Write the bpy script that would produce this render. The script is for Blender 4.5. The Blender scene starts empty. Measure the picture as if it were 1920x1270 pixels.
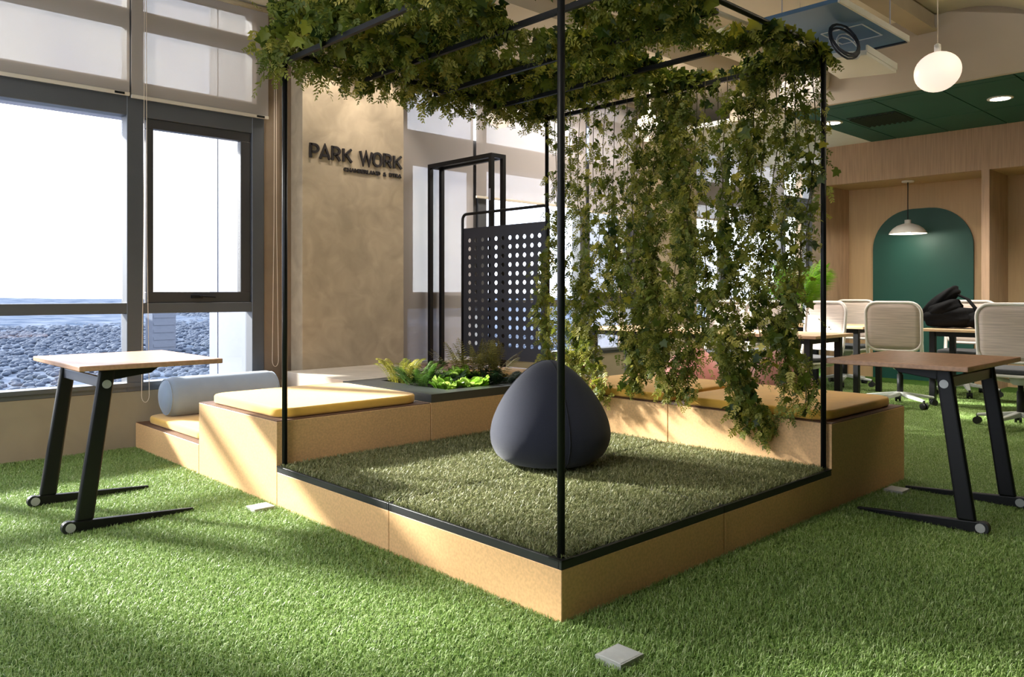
import bpy, bmesh, math, random
import numpy as np
from math import pi, sin, cos, radians
from mathutils import Vector, Matrix, Euler

SC = bpy.context.scene
COL = SC.collection
RNG = np.random.default_rng(7)
random.seed(7)

# ------------------------------------------------------------------ camera, sky, sun, exposure
cam = bpy.data.cameras.new('camera')
cam.sensor_width = 36.0
cam.lens = 1488.0 * 36.0 / 1920.0
cam.shift_y = -85.0 / 1920.0
cam.clip_end = 6000
cam_o = bpy.data.objects.new('camera', cam)
COL.objects.link(cam_o)
cam_o.location = (-1.930, -1.797, 1.10)
cam_o.rotation_euler = (pi / 2, 0, -math.atan2(0.6880, 0.7257))
SC.camera = cam_o

SC.view_settings.view_transform = 'Standard'
SC.view_settings.look = 'None'
SC.view_settings.gamma = 1.0
SC.view_settings.use_curve_mapping = False
SC.view_settings.exposure = 0.52

world = bpy.data.worlds.new('sky')
SC.world = world
world.use_nodes = True
wn = world.node_tree
wn.nodes.clear()
w_out = wn.nodes.new('ShaderNodeOutputWorld')
w_bg = wn.nodes.new('ShaderNodeBackground')
w_co = wn.nodes.new('ShaderNodeTexCoord')
w_noi = wn.nodes.new('ShaderNodeTexNoise')
w_noi.inputs['Scale'].default_value = 7.0
w_noi.inputs['Detail'].default_value = 6.0
w_rmp = wn.nodes.new('ShaderNodeValToRGB')
w_rmp.color_ramp.elements[0].position = 0.34
w_rmp.color_ramp.elements[0].color = (0.60, 0.64, 0.80, 1)
w_rmp.color_ramp.elements[1].position = 0.70
w_rmp.color_ramp.elements[1].color = (1.0, 1.0, 1.0, 1)
wn.links.new(w_co.outputs['Generated'], w_noi.inputs['Vector'])
wn.links.new(w_noi.outputs['Fac'], w_rmp.inputs['Fac'])
wn.links.new(w_rmp.outputs['Color'], w_bg.inputs['Color'])
w_bg.inputs['Strength'].default_value = 4.2
wn.links.new(w_bg.outputs['Background'], w_out.inputs['Surface'])


def light(name, kind, loc, energy, color=(1, 1, 1), rot=None, to=None, **kw):
    d = bpy.data.lights.new(name, kind)
    d.energy = energy
    d.color = color
    for k, v in kw.items():
        setattr(d, k, v)
    o = bpy.data.objects.new(name, d)
    COL.objects.link(o)
    o.location = loc
    if to is not None:
        o.rotation_euler = (Vector(to) - Vector(loc)).to_track_quat('-Z', 'Y').to_euler()
    if rot is not None:
        o.rotation_euler = rot
    return o


SUN_DIR = Vector((0.44, -1.0, -0.52))
light('sun', 'SUN', (-20, 40, 30), 19.0, (1.0, 0.95, 0.87), to=Vector((-20, 40, 30)) + SUN_DIR, angle=radians(4.5))
# unseen area lamps added at ceiling height to fill the room, no fittings built
for lx, ly, le in ((-1.8, 0.5, 30.0), (4.4, 2.9, 70.0)):
    light('ceiling_fill', 'AREA', (lx, ly, 3.33), le, (1.0, 0.93, 0.84), rot=(0, 0, 0), shape='RECTANGLE', size=1.4, size_y=0.5)

for lx, ly in ((6.65, 0.49), (6.55, 2.08), (6.65, -1.2)):
    light('downlight_lamp', 'SPOT', (lx, ly, 2.94), 190.0, (1.0, 0.93, 0.83), rot=(0, 0, 0), spot_size=radians(125), spot_blend=0.7, shadow_soft_size=0.05)
for lx in (1.42, 1.97):
    light('column_spot', 'SPOT', (lx, 3.52, 3.30), 42.0, (1.0, 0.90, 0.78), to=(lx, 3.93, 1.9), spot_size=radians(70), spot_blend=0.6, shadow_soft_size=0.03)

light('dome_lamp', 'POINT', (8.30, 1.93, 1.82), 6.0, (1.0, 0.9, 0.76), shadow_soft_size=0.04)
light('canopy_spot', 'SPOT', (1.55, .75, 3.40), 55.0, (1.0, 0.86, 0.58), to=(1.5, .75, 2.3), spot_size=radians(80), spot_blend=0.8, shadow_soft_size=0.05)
# unseen uplight, added to brighten the ceiling shells and the bulkhead
light('added_uplight', 'AREA', (3.9, -1.5, 2.98), 55.0, (1.0, 0.92, 0.82), rot=(pi, 0, 0), shape='RECTANGLE', size=2.4, size_y=0.12)


# ------------------------------------------------------------------ materials
def nodes_of(m):
    m.use_nodes = True
    nt = m.node_tree
    b = nt.nodes.get('Principled BSDF')
    return nt, b


def srgb(r, g, b):
    f = lambda c: (c / 255 / 12.92) if c / 255 <= 0.04045 else ((c / 255 + 0.055) / 1.055) ** 2.4
    return (f(r), f(g), f(b), 1)


def mix_col(c, k):
    return (min(1, c[0] * k), min(1, c[1] * k), min(1, c[2] * k), 1)


def mat(name, col, rough=0.6, metal=0.0, spec=0.5, var=0.0, vscale=8.0, vdetail=4.0, stretch=(1, 1, 1), bump=0.0, bscale=200.0, col2=None,
        sheen=0.0, emit=None, estr=0.0, distort=0.0, lo=0.3, hi=0.7):
    m = bpy.data.materials.new(name)
    nt, b = nodes_of(m)
    b.inputs['Base Color'].default_value = col
    b.inputs['Roughness'].default_value = rough
    b.inputs['Metallic'].default_value = metal
    b.inputs['Specular IOR Level'].default_value = spec
    if sheen:
        b.inputs['Sheen Weight'].default_value = sheen
        b.inputs['Sheen Roughness'].default_value = 0.5
    tc = nt.nodes.new('ShaderNodeTexCoord')
    mp = nt.nodes.new('ShaderNodeMapping')
    mp.inputs['Scale'].default_value = stretch
    nt.links.new(tc.outputs['Object'], mp.inputs['Vector'])
    if var or col2:
        n = nt.nodes.new('ShaderNodeTexNoise')
        n.inputs['Scale'].default_value = vscale
        n.inputs['Detail'].default_value = vdetail
        n.inputs['Distortion'].default_value = distort
        nt.links.new(mp.outputs['Vector'], n.inputs['Vector'])
        r = nt.nodes.new('ShaderNodeValToRGB')
        r.color_ramp.elements[0].position = lo
        r.color_ramp.elements[1].position = hi
        r.color_ramp.elements[0].color = mix_col(col, 1 - var)
        r.color_ramp.elements[1].color = col2 if col2 else mix_col(col, 1 + var)
        nt.links.new(n.outputs['Fac'], r.inputs['Fac'])
        nt.links.new(r.outputs['Color'], b.inputs['Base Color'])
    if bump:
        n2 = nt.nodes.new('ShaderNodeTexNoise')
        n2.inputs['Scale'].default_value = bscale
        n2.inputs['Detail'].default_value = 3
        nt.links.new(mp.outputs['Vector'], n2.inputs['Vector'])
        bp = nt.nodes.new('ShaderNodeBump')
        bp.inputs['Strength'].default_value = bump
        bp.inputs['Distance'].default_value = 0.004
        nt.links.new(n2.outputs['Fac'], bp.inputs['Height'])
        nt.links.new(bp.outputs['Normal'], b.inputs['Normal'])
    if emit:
        b.inputs['Emission Color'].default_value = emit
        b.inputs['Emission Strength'].default_value = estr
    return m


def leaf_mat(name, cols, tint=True, rough=0.5, trans=0.35):
    """green that varies from leaf to leaf: by the mesh's own tint attribute, or by object"""
    m = bpy.data.materials.new(name)
    nt, b = nodes_of(m)
    out = nt.nodes.get('Material Output')
    if tint:
        a = nt.nodes.new('ShaderNodeAttribute')
        a.attribute_name = 'tint'
        fac = a.outputs['Fac']
    else:
        a = nt.nodes.new('ShaderNodeObjectInfo')
        fac = a.outputs['Random']
    r = nt.nodes.new('ShaderNodeValToRGB')
    el = r.color_ramp.elements
    while len(el) < len(cols):
        el.new(0.5)
    for i, c in enumerate(cols):
        el[i].position = i / (len(cols) - 1)
        el[i].color = c
    nt.links.new(fac, r.inputs['Fac'])
    nt.links.new(r.outputs['Color'], b.inputs['Base Color'])
    b.inputs['Roughness'].default_value = rough
    b.inputs['Specular IOR Level'].default_value = 0.35
    if trans:
        t = nt.nodes.new('ShaderNodeBsdfTranslucent')
        nt.links.new(r.outputs['Color'], t.inputs['Color'])
        mx = nt.nodes.new('ShaderNodeMixShader')
        mx.inputs[0].default_value = trans
        nt.links.new(b.outputs[0], mx.inputs[1])
        nt.links.new(t.outputs[0], mx.inputs[2])
        nt.links.new(mx.outputs[0], out.inputs['Surface'])
    return m


def glass_mat():
    m = bpy.data.materials.new('window_glass')
    nt, b = nodes_of(m)
    nt.nodes.remove(b)
    out = nt.nodes.get('Material Output')
    t = nt.nodes.new('ShaderNodeBsdfTransparent')
    t.inputs['Color'].default_value = (0.93, 0.95, 0.96, 1)
    g = nt.nodes.new('ShaderNodeBsdfGlossy')
    g.inputs['Roughness'].default_value = 0.02
    lw = nt.nodes.new('ShaderNodeLayerWeight')
    pw = nt.nodes.new('ShaderNodeMath')
    pw.operation = 'POWER'
    pw.inputs[1].default_value = 5.0
    nt.links.new(lw.outputs['Facing'], pw.inputs[0])
    f = nt.nodes.new('ShaderNodeMath')
    f.operation = 'MULTIPLY_ADD'
    f.inputs[1].default_value = 0.7
    f.inputs[2].default_value = 0.025
    nt.links.new(pw.outputs[0], f.inputs[0])
    mx = nt.nodes.new('ShaderNodeMixShader')
    nt.links.new(f.outputs[0], mx.inputs[0])
    nt.links.new(t.outputs[0], mx.inputs[1])
    nt.links.new(g.outputs[0], mx.inputs[2])
    nt.links.new(mx.outputs[0], out.inputs['Surface'])
    return m


def blind_mat(name, openness, col):
    """woven screen fabric: a share of open holes, the rest a thin cloth that lets light through"""
    m = bpy.data.materials.new(name)
    nt, b = nodes_of(m)
    out = nt.nodes.get('Material Output')
    b.inputs['Base Color'].default_value = col
    b.inputs['Roughness'].default_value = 0.9
    b.inputs['Specular IOR Level'].default_value = 0.1
    tl = nt.nodes.new('ShaderNodeBsdfTranslucent')
    tl.inputs['Color'].default_value = col
    m1 = nt.nodes.new('ShaderNodeMixShader')
    m1.inputs[0].default_value = 0.05
    nt.links.new(b.outputs[0], m1.inputs[1])
    nt.links.new(tl.outputs[0], m1.inputs[2])
    tr = nt.nodes.new('ShaderNodeBsdfTransparent')
    m2 = nt.nodes.new('ShaderNodeMixShader')
    m2.inputs[0].default_value = openness
    nt.links.new(m1.outputs[0], m2.inputs[1])
    nt.links.new(tr.outputs[0], m2.inputs[2])
    nt.links.new(m2.outputs[0], out.inputs['Surface'])
    return m


def turf_mat(name, cols, rough=0.45):
    return leaf_mat(name, cols, True, rough, 0.25)


M = {}
M['mdf'] = mat('mdf_board', srgb(212, 168, 116), 0.55, var=0.10, vscale=90, vdetail=8, bump=0.05, bscale=350, lo=0.35, hi=0.65)
M['mdf_top'] = mat('mdf_dark_edge', srgb(96, 66, 44), 0.6, var=0.1, vscale=60)
M['black_metal'] = mat('black_metal', srgb(11, 11, 13), 0.45, spec=0.3, var=0.05, vscale=40)
M['navy_black_metal'] = mat('blue_black_sheet', srgb(34, 35, 44), 0.5, var=0.05, vscale=12)
M['tray_black'] = mat('black_tray', srgb(28, 29, 29), 0.5, var=0.06, vscale=60)
M['planter_top'] = mat('planter_slate', srgb(44, 46, 46), 0.38, var=0.08, vscale=25, bump=0.04, bscale=300)
M['yellow'] = mat('yellow_fabric', srgb(218, 168, 70), 0.85, spec=0.2, var=0.06, vscale=14, bump=0.15, bscale=900, sheen=0.3)
M['bolster'] = mat('blue_grey_fabric', srgb(126, 140, 158), 0.9, spec=0.2, var=0.05, vscale=10, bump=0.12, bscale=900, sheen=0.3)
M['navy'] = mat('navy_fabric', srgb(36, 38, 50), 0.9, spec=0.2, var=0.25, vscale=520, vdetail=2, bump=0.25, bscale=700, sheen=0.16)
M['navy_seam'] = mat('navy_seam', srgb(24, 26, 36), 0.9)
M['pink'] = mat('pink_fabric', srgb(222, 150, 140), 0.9, spec=0.2, var=0.08, vscale=300, bump=0.15, bscale=700, sheen=0.4)
M['pink_dusty'] = mat('dusty_pink_fabric', srgb(170, 118, 106), 0.9, spec=0.2, var=0.08, vscale=300, bump=0.15, bscale=700, sheen=0.4)
M['plaster'] = mat('trowelled_plaster', srgb(164, 148, 124), 0.65, var=0.17, vscale=5.5, vdetail=10, distort=.9, bump=0.10, bscale=18, lo=0.32, hi=0.72)
M['plaster_low'] = mat('sill_wall_plaster', srgb(144, 130, 106), 0.75, var=0.10, vscale=2.6, vdetail=8, distort=1.2, bump=0.06, bscale=20)
M['pier'] = mat('pier_veneer', srgb(122, 104, 84), 0.7, var=0.10, vscale=4, vdetail=6, distort=1.0)
M['stone'] = mat('plinth_cement', srgb(176, 166, 152), 0.7, var=0.09, vscale=5, vdetail=8, distort=1.0, bump=0.05, bscale=60)
M['ceiling'] = mat('ceiling_paint', srgb(206, 196, 178), 0.85, var=0.02, vscale=3)
M['ceiling_cream'] = mat('ceiling_shell_paint', srgb(214, 208, 188), 0.8, var=0.03, vscale=2)
M['bulkhead'] = mat('bulkhead_paint', srgb(176, 164, 146), 0.85, var=0.03, vscale=2)
M['white_wall'] = mat('white_wall_paint', srgb(222, 220, 214), 0.8, var=0.02, vscale=3)
M['dim_wall'] = mat('dark_unseen_wall', srgb(104, 92, 80), 0.8, var=0.02, vscale=3)  # dark tone picked for the unseen walls to cut their bounced light
M['frame'] = mat('window_aluminium', srgb(80, 82, 86), 0.45, metal=0.2, var=0.04, vscale=6)
M['frame_light'] = mat('window_reveal_aluminium', srgb(150, 152, 160), 0.4, metal=0.3, var=0.04, vscale=6)
M['sash'] = mat('sash_dark_aluminium', srgb(60, 59, 60), 0.45, metal=0.2, var=0.04, vscale=6)
M['glass'] = glass_mat()
M['blind'] = blind_mat('blind_fabric', 0.30, srgb(172, 162, 154))
M['blind_dense'] = blind_mat('blind_fabric_dense', 0.31, srgb(168, 161, 158))
M['bar'] = mat('blind_bar', srgb(196, 186, 170), 0.45, var=0.03, vscale=10)
M['cord'] = mat('blind_cord', srgb(214, 198, 176), 0.5)
M['oak'] = mat('portal_oak', srgb(180, 150, 122), 0.55, var=0.16, vscale=5, vdetail=5, stretch=(3, 14, 0.5), lo=0.3, hi=0.7)
M['alcove'] = mat('alcove_veneer', srgb(186, 158, 120), 0.6, var=0.05, vscale=5, vdetail=4, stretch=(3, 10, 0.5))
M['green_wall'] = mat('deep_green_paint', srgb(14, 72, 62), 0.55, var=0.04, vscale=3)
M['green_tile'] = mat('green_ceiling_tile', srgb(22, 78, 62), 0.7, var=0.06, vscale=3, bump=0.1, bscale=300)
M['joint'] = mat('dark_joint', srgb(12, 36, 30), 0.8)
M['walnut'] = mat('table_walnut', srgb(168, 128, 98), 0.42, var=0.16, vscale=6, vdetail=6, stretch=(10, 2, 10), lo=0.3, hi=0.7)
M['desk_oak'] = mat('desk_oak', srgb(206, 170, 132), 0.4, var=0.10, vscale=6, vdetail=6, stretch=(10, 1.5, 10))
M['walnut_pale'] = mat('table_walnut_side', srgb(160, 124, 104), 0.36, var=0.16, vscale=6, vdetail=6, stretch=(2, 10, 10), lo=0.3, hi=0.7)
M['hub'] = mat('grey_cap', srgb(168, 168, 164), 0.4, metal=0.3)
M['silver'] = mat('silver_bar', srgb(176, 176, 190), 0.35, metal=0.6)
M['rail'] = mat('grey_rail', srgb(74, 74, 82), 0.3, metal=0.6)
M['chair_white'] = mat('chair_white_plastic', srgb(222, 216, 208), 0.4, var=0.02, vscale=6)
M['chair_grey'] = mat('chair_base_plastic', srgb(196, 198, 194), 0.4, var=0.02, vscale=6)
M['chair_mesh'] = mat('chair_knit', srgb(196, 180, 168), 0.75, var=0.16, vscale=4, vdetail=5, stretch=(1, 1, 34), lo=0.35, hi=0.65)
M['chair_seat'] = mat('chair_seat_fabric', srgb(60, 62, 64), 0.85, var=0.1, vscale=60)
M['caster'] = mat('caster_black', srgb(24, 24, 26), 0.5)
M['bag'] = mat('backpack_nylon', srgb(9, 9, 10), 0.85, spec=0.15, var=0.3, vscale=20, bump=0.3, bscale=60)
M['terracotta'] = mat('terracotta', srgb(150, 76, 50), 0.8, var=0.1, vscale=20)
M['soil'] = mat('soil', srgb(44, 34, 26), 0.95, var=0.3, vscale=60, bump=0.5, bscale=120)
M['floor_box'] = mat('floor_box_steel', srgb(176, 178, 176), 0.45, metal=0.3, var=0.05, vscale=30)
M['blue_panel'] = mat('blue_unit_sheet', srgb(78, 116, 152), 0.5, var=0.05, vscale=3)
M['cable_black'] = mat('cable_black', srgb(26, 34, 52), 0.5)
M['cable_white'] = mat('cable_white', srgb(206, 212, 218), 0.5)
M['red'] = mat('red_cap', srgb(176, 40, 44), 0.5)
M['beam'] = mat('ceiling_beam', srgb(158, 142, 116), 0.8, var=0.05, vscale=6)
M['fin'] = mat('facade_panel', srgb(92, 97, 112), 0.6, var=0.03, vscale=4)
M['soffit_out'] = mat('facade_soffit', srgb(120, 122, 136), 0.7, var=0.04, vscale=4)
M['land'] = mat('land_haze_blue', (0.060, 0.084, 0.132, 1), 0.95, spec=0.0, var=0.3, vscale=0.022, vdetail=10, col2=(0.105, 0.124, 0.165, 1), lo=0.38, hi=0.66)  # aerial haze is put into the land's own colour, pale and bluish
M['far_tree'] = leaf_mat('far_tree_haze_blue', [(0.082, 0.110, 0.165, 1), (0.120, 0.148, 0.205, 1)], True, 0.95, 0.5)  # distance haze mixed into the leaf colours: bluish, low contrast
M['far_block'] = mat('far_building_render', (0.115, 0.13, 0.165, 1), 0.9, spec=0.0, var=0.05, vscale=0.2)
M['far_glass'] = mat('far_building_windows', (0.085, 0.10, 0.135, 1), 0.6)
M['globe'] = mat('opal_globe', srgb(250, 236, 220), 0.35, emit=(1.0, 0.84, 0.71, 1), estr=0.60)
M['led'] = mat('downlight_diffuser', (1, 1, 1, 1), 0.5, emit=(1.0, 0.93, 0.82, 1), estr=14.0)
M['white_metal'] = mat('white_enamel', srgb(226, 222, 214), 0.35, var=0.01, vscale=5)
M['turf_base'] = mat('turf_backing', srgb(60, 88, 36), 0.95, var=0.3, vscale=50, spec=0.05)
M['turf_base2'] = mat('turf_backing_olive', srgb(40, 48, 26), 0.95, var=0.3, vscale=50, spec=0.05)
M['turf'] = turf_mat('turf_blades', [srgb(90, 120, 52), srgb(124, 154, 74), srgb(156, 180, 106), srgb(198, 208, 162)])
M['turf2'] = turf_mat('turf_blades_olive', [srgb(76, 84, 46), srgb(112, 118, 72), srgb(148, 150, 104), srgb(200, 194, 158)])
IVY = [srgb(34, 52, 22), srgb(60, 78, 26), srgb(94, 106, 34), srgb(130, 132, 42), srgb(168, 156, 54)]
M['ivy'] = leaf_mat('ivy_leaf', IVY[:4], False, 0.42, 0.3)
M['ivy_mass'] = leaf_mat('ivy_mass', IVY, True, 0.45, 0.42)
FINE = [srgb(70, 86, 30), srgb(104, 114, 42), srgb(142, 142, 58), srgb(182, 172, 88)]
M['fine'] = leaf_mat('fine_foliage', FINE, True, 0.55, 0.45)
M['stem'] = mat('vine_stem', srgb(74, 66, 34), 0.7, var=0.2, vscale=40)
M['lime'] = leaf_mat('lime_leaf', [srgb(110, 160, 40), srgb(160, 200, 70), srgb(190, 216, 110)], False, 0.4, 0.35)
M['fern'] = leaf_mat('fern_leaf', [srgb(58, 92, 34), srgb(96, 128, 46)], False, 0.5, 0.35)
M['fern_gold'] = leaf_mat('fern_gold_leaf', [srgb(126, 132, 46), srgb(176, 168, 66)], False, 0.5, 0.35)
M['fern_brown'] = leaf_mat('fern_bronze_leaf', [srgb(110, 104, 50), srgb(134, 128, 60)], False, 0.5, 0.35)
M['fern_dark'] = leaf_mat('dark_leaf', [srgb(24, 46, 26), srgb(40, 66, 34)], False, 0.45, 0.2)
M['palm'] = leaf_mat('palm_leaf', [srgb(110, 160, 40), srgb(150, 196, 62)], False, 0.45, 0.45)
M['sign'] = mat('sign_black', srgb(26, 20, 22), 0.45)


# ------------------------------------------------------------------ mesh helpers
class MB:
    def __init__(s):
        s.v = []
        s.f = []

    def add(s, vs, fs):
        n = len(s.v)
        s.v += [tuple(p) for p in vs]
        s.f += [tuple(i + n for i in f) for f in fs]
        return s

    def box(s, x0, x1, y0, y1, z0, z1):
        vs = [(x0, y0, z0), (x1, y0, z0), (x1, y1, z0), (x0, y1, z0), (x0, y0, z1), (x1, y0, z1), (x1, y1, z1), (x0, y1, z1)]
        return s.add(vs, [(0, 3, 2, 1), (4, 5, 6, 7), (0, 1, 5, 4), (1, 2, 6, 5), (2, 3, 7, 6), (3, 0, 4, 7)])

    def hexa(s, p):
        """eight corners: bottom ring of four, top ring of four"""
        return s.add(p, [(0, 3, 2, 1), (4, 5, 6, 7), (0, 1, 5, 4), (1, 2, 6, 5), (2, 3, 7, 6), (3, 0, 4, 7)])

    def bar(s, a, b, w, h=None, up=(0, 0, 1), w2=None, h2=None):
        """a straight bar of w x h section from a to b, tapering to w2 x h2"""
        h = h or w
        w2 = w2 or w
        h2 = h2 or h
        a, b = Vector(a), Vector(b)
        d = (b - a).normalized()
        u = Vector(up)
        if abs(d.dot(u)) > 0.98:
            u = Vector((1, 0, 0))
        r = d.cross(u).normalized()
        u = r.cross(d).normalized()
        P = []
        for c, ww, hh in ((a, w, h), (b, w2, h2)):
            for sx, sy in ((-1, -1), (1, -1), (1, 1), (-1, 1)):
                P.append(c + r * (sx * ww / 2) + u * (sy * hh / 2))
        return s.add(P, [(0, 3, 2, 1), (4, 5, 6, 7), (0, 1, 5, 4), (1, 2, 6, 5), (2, 3, 7, 6), (3, 0, 4, 7)])

    def tube(s, pts, r, n=8, closed=False, sx=1.0, sy=1.0):
        pts = [Vector(p) for p in pts]
        k = len(pts)
        rs = r if isinstance(r, (list, tuple)) else [r] * k
        up = Vector((0, 0, 1))
        rings = []
        prev = None
        for i, p in enumerate(pts):
            if closed:
                d = (pts[(i + 1) % k] - pts[i - 1])
            else:
                d = pts[min(i + 1, k - 1)] - pts[max(i - 1, 0)]
            d = d.normalized() if d.length > 1e-9 else Vector((0, 0, 1))
            if prev is None:
                u = up if abs(d.dot(up)) < 0.95 else Vector((1, 0, 0))
                a = d.cross(u).normalized()
            else:
                a = (prev - d * prev.dot(d))
                a = a.normalized() if a.length > 1e-6 else d.orthogonal().normalized()
            prev = a
            b = d.cross(a)
            rings.append([p + a * (cos(t) * rs[i] * sx) + b * (sin(t) * rs[i] * sy) for t in [2 * pi * j / n for j in range(n)]])
        vs = [q for rg in rings for q in rg]
        fs = []
        for i in range(k if closed else k - 1):
            i2 = (i + 1) % k
            for j in range(n):
                fs.append((i * n + j, i * n + (j + 1) % n, i2 * n + (j + 1) % n, i2 * n + j))
        if not closed:
            fs.append(tuple(reversed(range(n))))
            fs.append(tuple(range((k - 1) * n, k * n)))
        return s.add(vs, fs)

    def lathe(s, prof, n=24, c=(0, 0, 0), rx=1.0, ry=1.0, caps=True):
        vs, fs = [], []
        for r, z in prof:
            for j in range(n):
                t = 2 * pi * j / n
                vs.append((c[0] + cos(t) * r * rx, c[1] + sin(t) * r * ry, c[2] + z))
        for i in range(len(prof) - 1):
            for j in range(n):
                fs.append((i * n + j, i * n + (j + 1) % n, (i + 1) * n + (j + 1) % n, (i + 1) * n + j))
        if caps and prof[0][0] > 1e-6:
            fs.append(tuple(reversed(range(n))))
        if caps and prof[-1][0] > 1e-6:
            fs.append(tuple(range((len(prof) - 1) * n, len(prof) * n)))
        return s.add(vs, fs)

    def prism(s, poly, z0, z1, xf=None):
        n = len(poly)
        vs = [(x, y, z0) for x, y in poly] + [(x, y, z1) for x, y in poly]
        if xf:
            vs = [xf(*p) for p in vs]
        fs = [tuple(reversed(range(n))), tuple(range(n, 2 * n))] + [(i, (i + 1) % n, n + (i + 1) % n, n + i) for i in range(n)]
        return s.add(vs, fs)

    def disc_x(s, c, r, th, n=18):
        """a flat round cap facing along y"""
        A = [(c[0] + cos(2 * pi * k / n) * r, c[1], c[2] + sin(2 * pi * k / n) * r) for k in range(n)]
        B = [(x, y + th, z) for x, y, z in A]
        f1, f2 = tuple(range(n)), tuple(reversed(range(n, 2 * n)))
        return s.add(A + B, [f1, f2] + [(k, n + k, n + (k + 1) % n, (k + 1) % n) for k in range(n)])

    def build(s, name, material, parent=None, smooth=False, bevel=0.0, seg=2, loc=None):
        me = bpy.data.meshes.new(name)
        me.from_pydata([tuple(v) for v in s.v], [], s.f)
        me.validate()
        if smooth:
            me.polygons.foreach_set('use_smooth', [True] * len(me.polygons))
        me.materials.append(material)
        o = bpy.data.objects.new(name, me)
        COL.objects.link(o)
        if parent is not None:
            o.parent = parent
        if loc is not None:
            o.location = loc
        if bevel:
            b = o.modifiers.new('bevel', 'BEVEL')
            b.width = bevel
            b.segments = seg
            b.limit_method = 'ANGLE'
            b.angle_limit = radians(40)
            b.harden_normals = False
        return o


def rrect(x0, x1, y0, y1, r, n=6):
    P = []
    for cx, cy, a0 in ((x1 - r, y1 - r, 0), (x0 + r, y1 - r, pi / 2), (x0 + r, y0 + r, pi), (x1 - r, y0 + r, 3 * pi / 2)):
        for i in range(n + 1):
            a = a0 + pi / 2 * i / n
            P.append((cx + cos(a) * r, cy + sin(a) * r))
    return P


def tag(o, label=None, cat=None, group=None, kind=None):
    if label:
        o['label'] = label
    if cat:
        o['category'] = cat
    if group:
        o['group'] = group
    if kind:
        o['kind'] = kind
    return o


def thing(name, label, cat, loc=(0, 0, 0), rotz=0.0, group=None):
    o = bpy.data.objects.new(name, None)
    o.empty_display_size = 0.1
    COL.objects.link(o)
    o.location = loc
    o.rotation_euler = (0, 0, rotz)
    return tag(o, label, cat, group)


def structure(name):
    o = bpy.data.objects.new(name, None)
    COL.objects.link(o)
    return tag(o, kind='structure')


def dup(root, loc, rotz, label, group=None):
    r = root.copy()
    COL.objects.link(r)
    r.location = loc
    r.rotation_euler = (0, 0, rotz)
    r['label'] = label
    if group:
        r['group'] = group
    for ch in root.children:
        c = ch.copy()
        COL.objects.link(c)
        c.parent = r
        for g in ch.children:
            d = g.copy()
            COL.objects.link(d)
            d.parent = c
    return r


def big_mesh(name, V, F, material, parent=None, tint=None, smooth=False):
    """V (n,3) float array, F (m,k) int array, tint (m,) per face"""
    me = bpy.data.meshes.new(name)
    k = F.shape[1]
    me.vertices.add(len(V))
    me.vertices.foreach_set('co', np.ascontiguousarray(V, dtype=np.float32).ravel())
    me.loops.add(F.size)
    me.loops.foreach_set('vertex_index', np.ascontiguousarray(F, dtype=np.int32).ravel())
    me.polygons.add(len(F))
    me.polygons.foreach_set('loop_start', np.arange(0, F.size, k, dtype=np.int32))
    me.update(calc_edges=True)
    if tint is not None:
        a = me.attributes.new('tint', 'FLOAT', 'FACE')
        a.data.foreach_set('value', np.ascontiguousarray(tint, dtype=np.float32))
    if smooth:
        me.polygons.foreach_set('use_smooth', [True] * len(F))
    me.materials.append(material)
    o = bpy.data.objects.new(name, me)
    COL.objects.link(o)
    if parent is not None:
        o.parent = parent
    return o


def rand_rot(n, rng, tilt=None):
    """random rotation matrices (n,3,3)"""
    q = rng.normal(size=(n, 4))
    q /= np.linalg.norm(q, axis=1)[:, None]
    w, x, y, z = q.T
    return np.stack([np.stack([1 - 2 * (y * y + z * z), 2 * (x * y - z * w), 2 * (x * z + y * w)], -1),
                     np.stack([2 * (x * y + z * w), 1 - 2 * (x * x + z * z), 2 * (y * z - x * w)], -1),
                     np.stack([2 * (x * z - y * w), 2 * (y * z + x * w), 1 - 2 * (x * x + y * y)], -1)], 1)


def hang_rot(n, rng, spread=0.7):
    """rotation of leaves whose +Y points mostly downward and outward"""
    ang = rng.uniform(0, 2 * pi, n)
    down = np.stack([np.cos(ang) * spread * rng.uniform(0.2, 1.2, n), np.sin(ang) * spread * rng.uniform(0.2, 1.2, n), -np.ones(n) * rng.uniform(0.3, 1.0, n)], -1)
    y = down / np.linalg.norm(down, axis=1)[:, None]
    h = rng.normal(size=(n, 3))
    x = np.cross(y, h)
    x /= np.linalg.norm(x, axis=1)[:, None]
    z = np.cross(x, y)
    return np.stack([x, y, z], -1)


def scatter(uv, uf, pos, rot, scl, tint):
    uv = np.asarray(uv, float)
    uf = np.asarray(uf, int)
    n = len(pos)
    V = np.einsum('nij,kj->nki', rot, uv) * np.asarray(scl)[:, None, None] + pos[:, None, :]
    F = uf[None, :, :] + (np.arange(n) * len(uv))[:, None, None]
    return V.reshape(-1, 3), F.reshape(-1, 3), np.repeat(tint, len(uf))


IVY_OUT = [(0, 0), (.24, -.13), (.56, .02), (.40, .26), (.64, .52), (.30, .56), (0, 1.0), (-.30, .56), (-.64, .52), (-.40, .26), (-.56, .02), (-.24, -.13)]
IVY_V = [(0, .3, -.07)] + [(x, y, .05 * abs(x) * 2 - .12 * max(0, y - .5)) for x, y in IVY_OUT]
IVY_F = [(0, i + 1, (i + 1) % 12 + 1) for i in range(12)]


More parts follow.
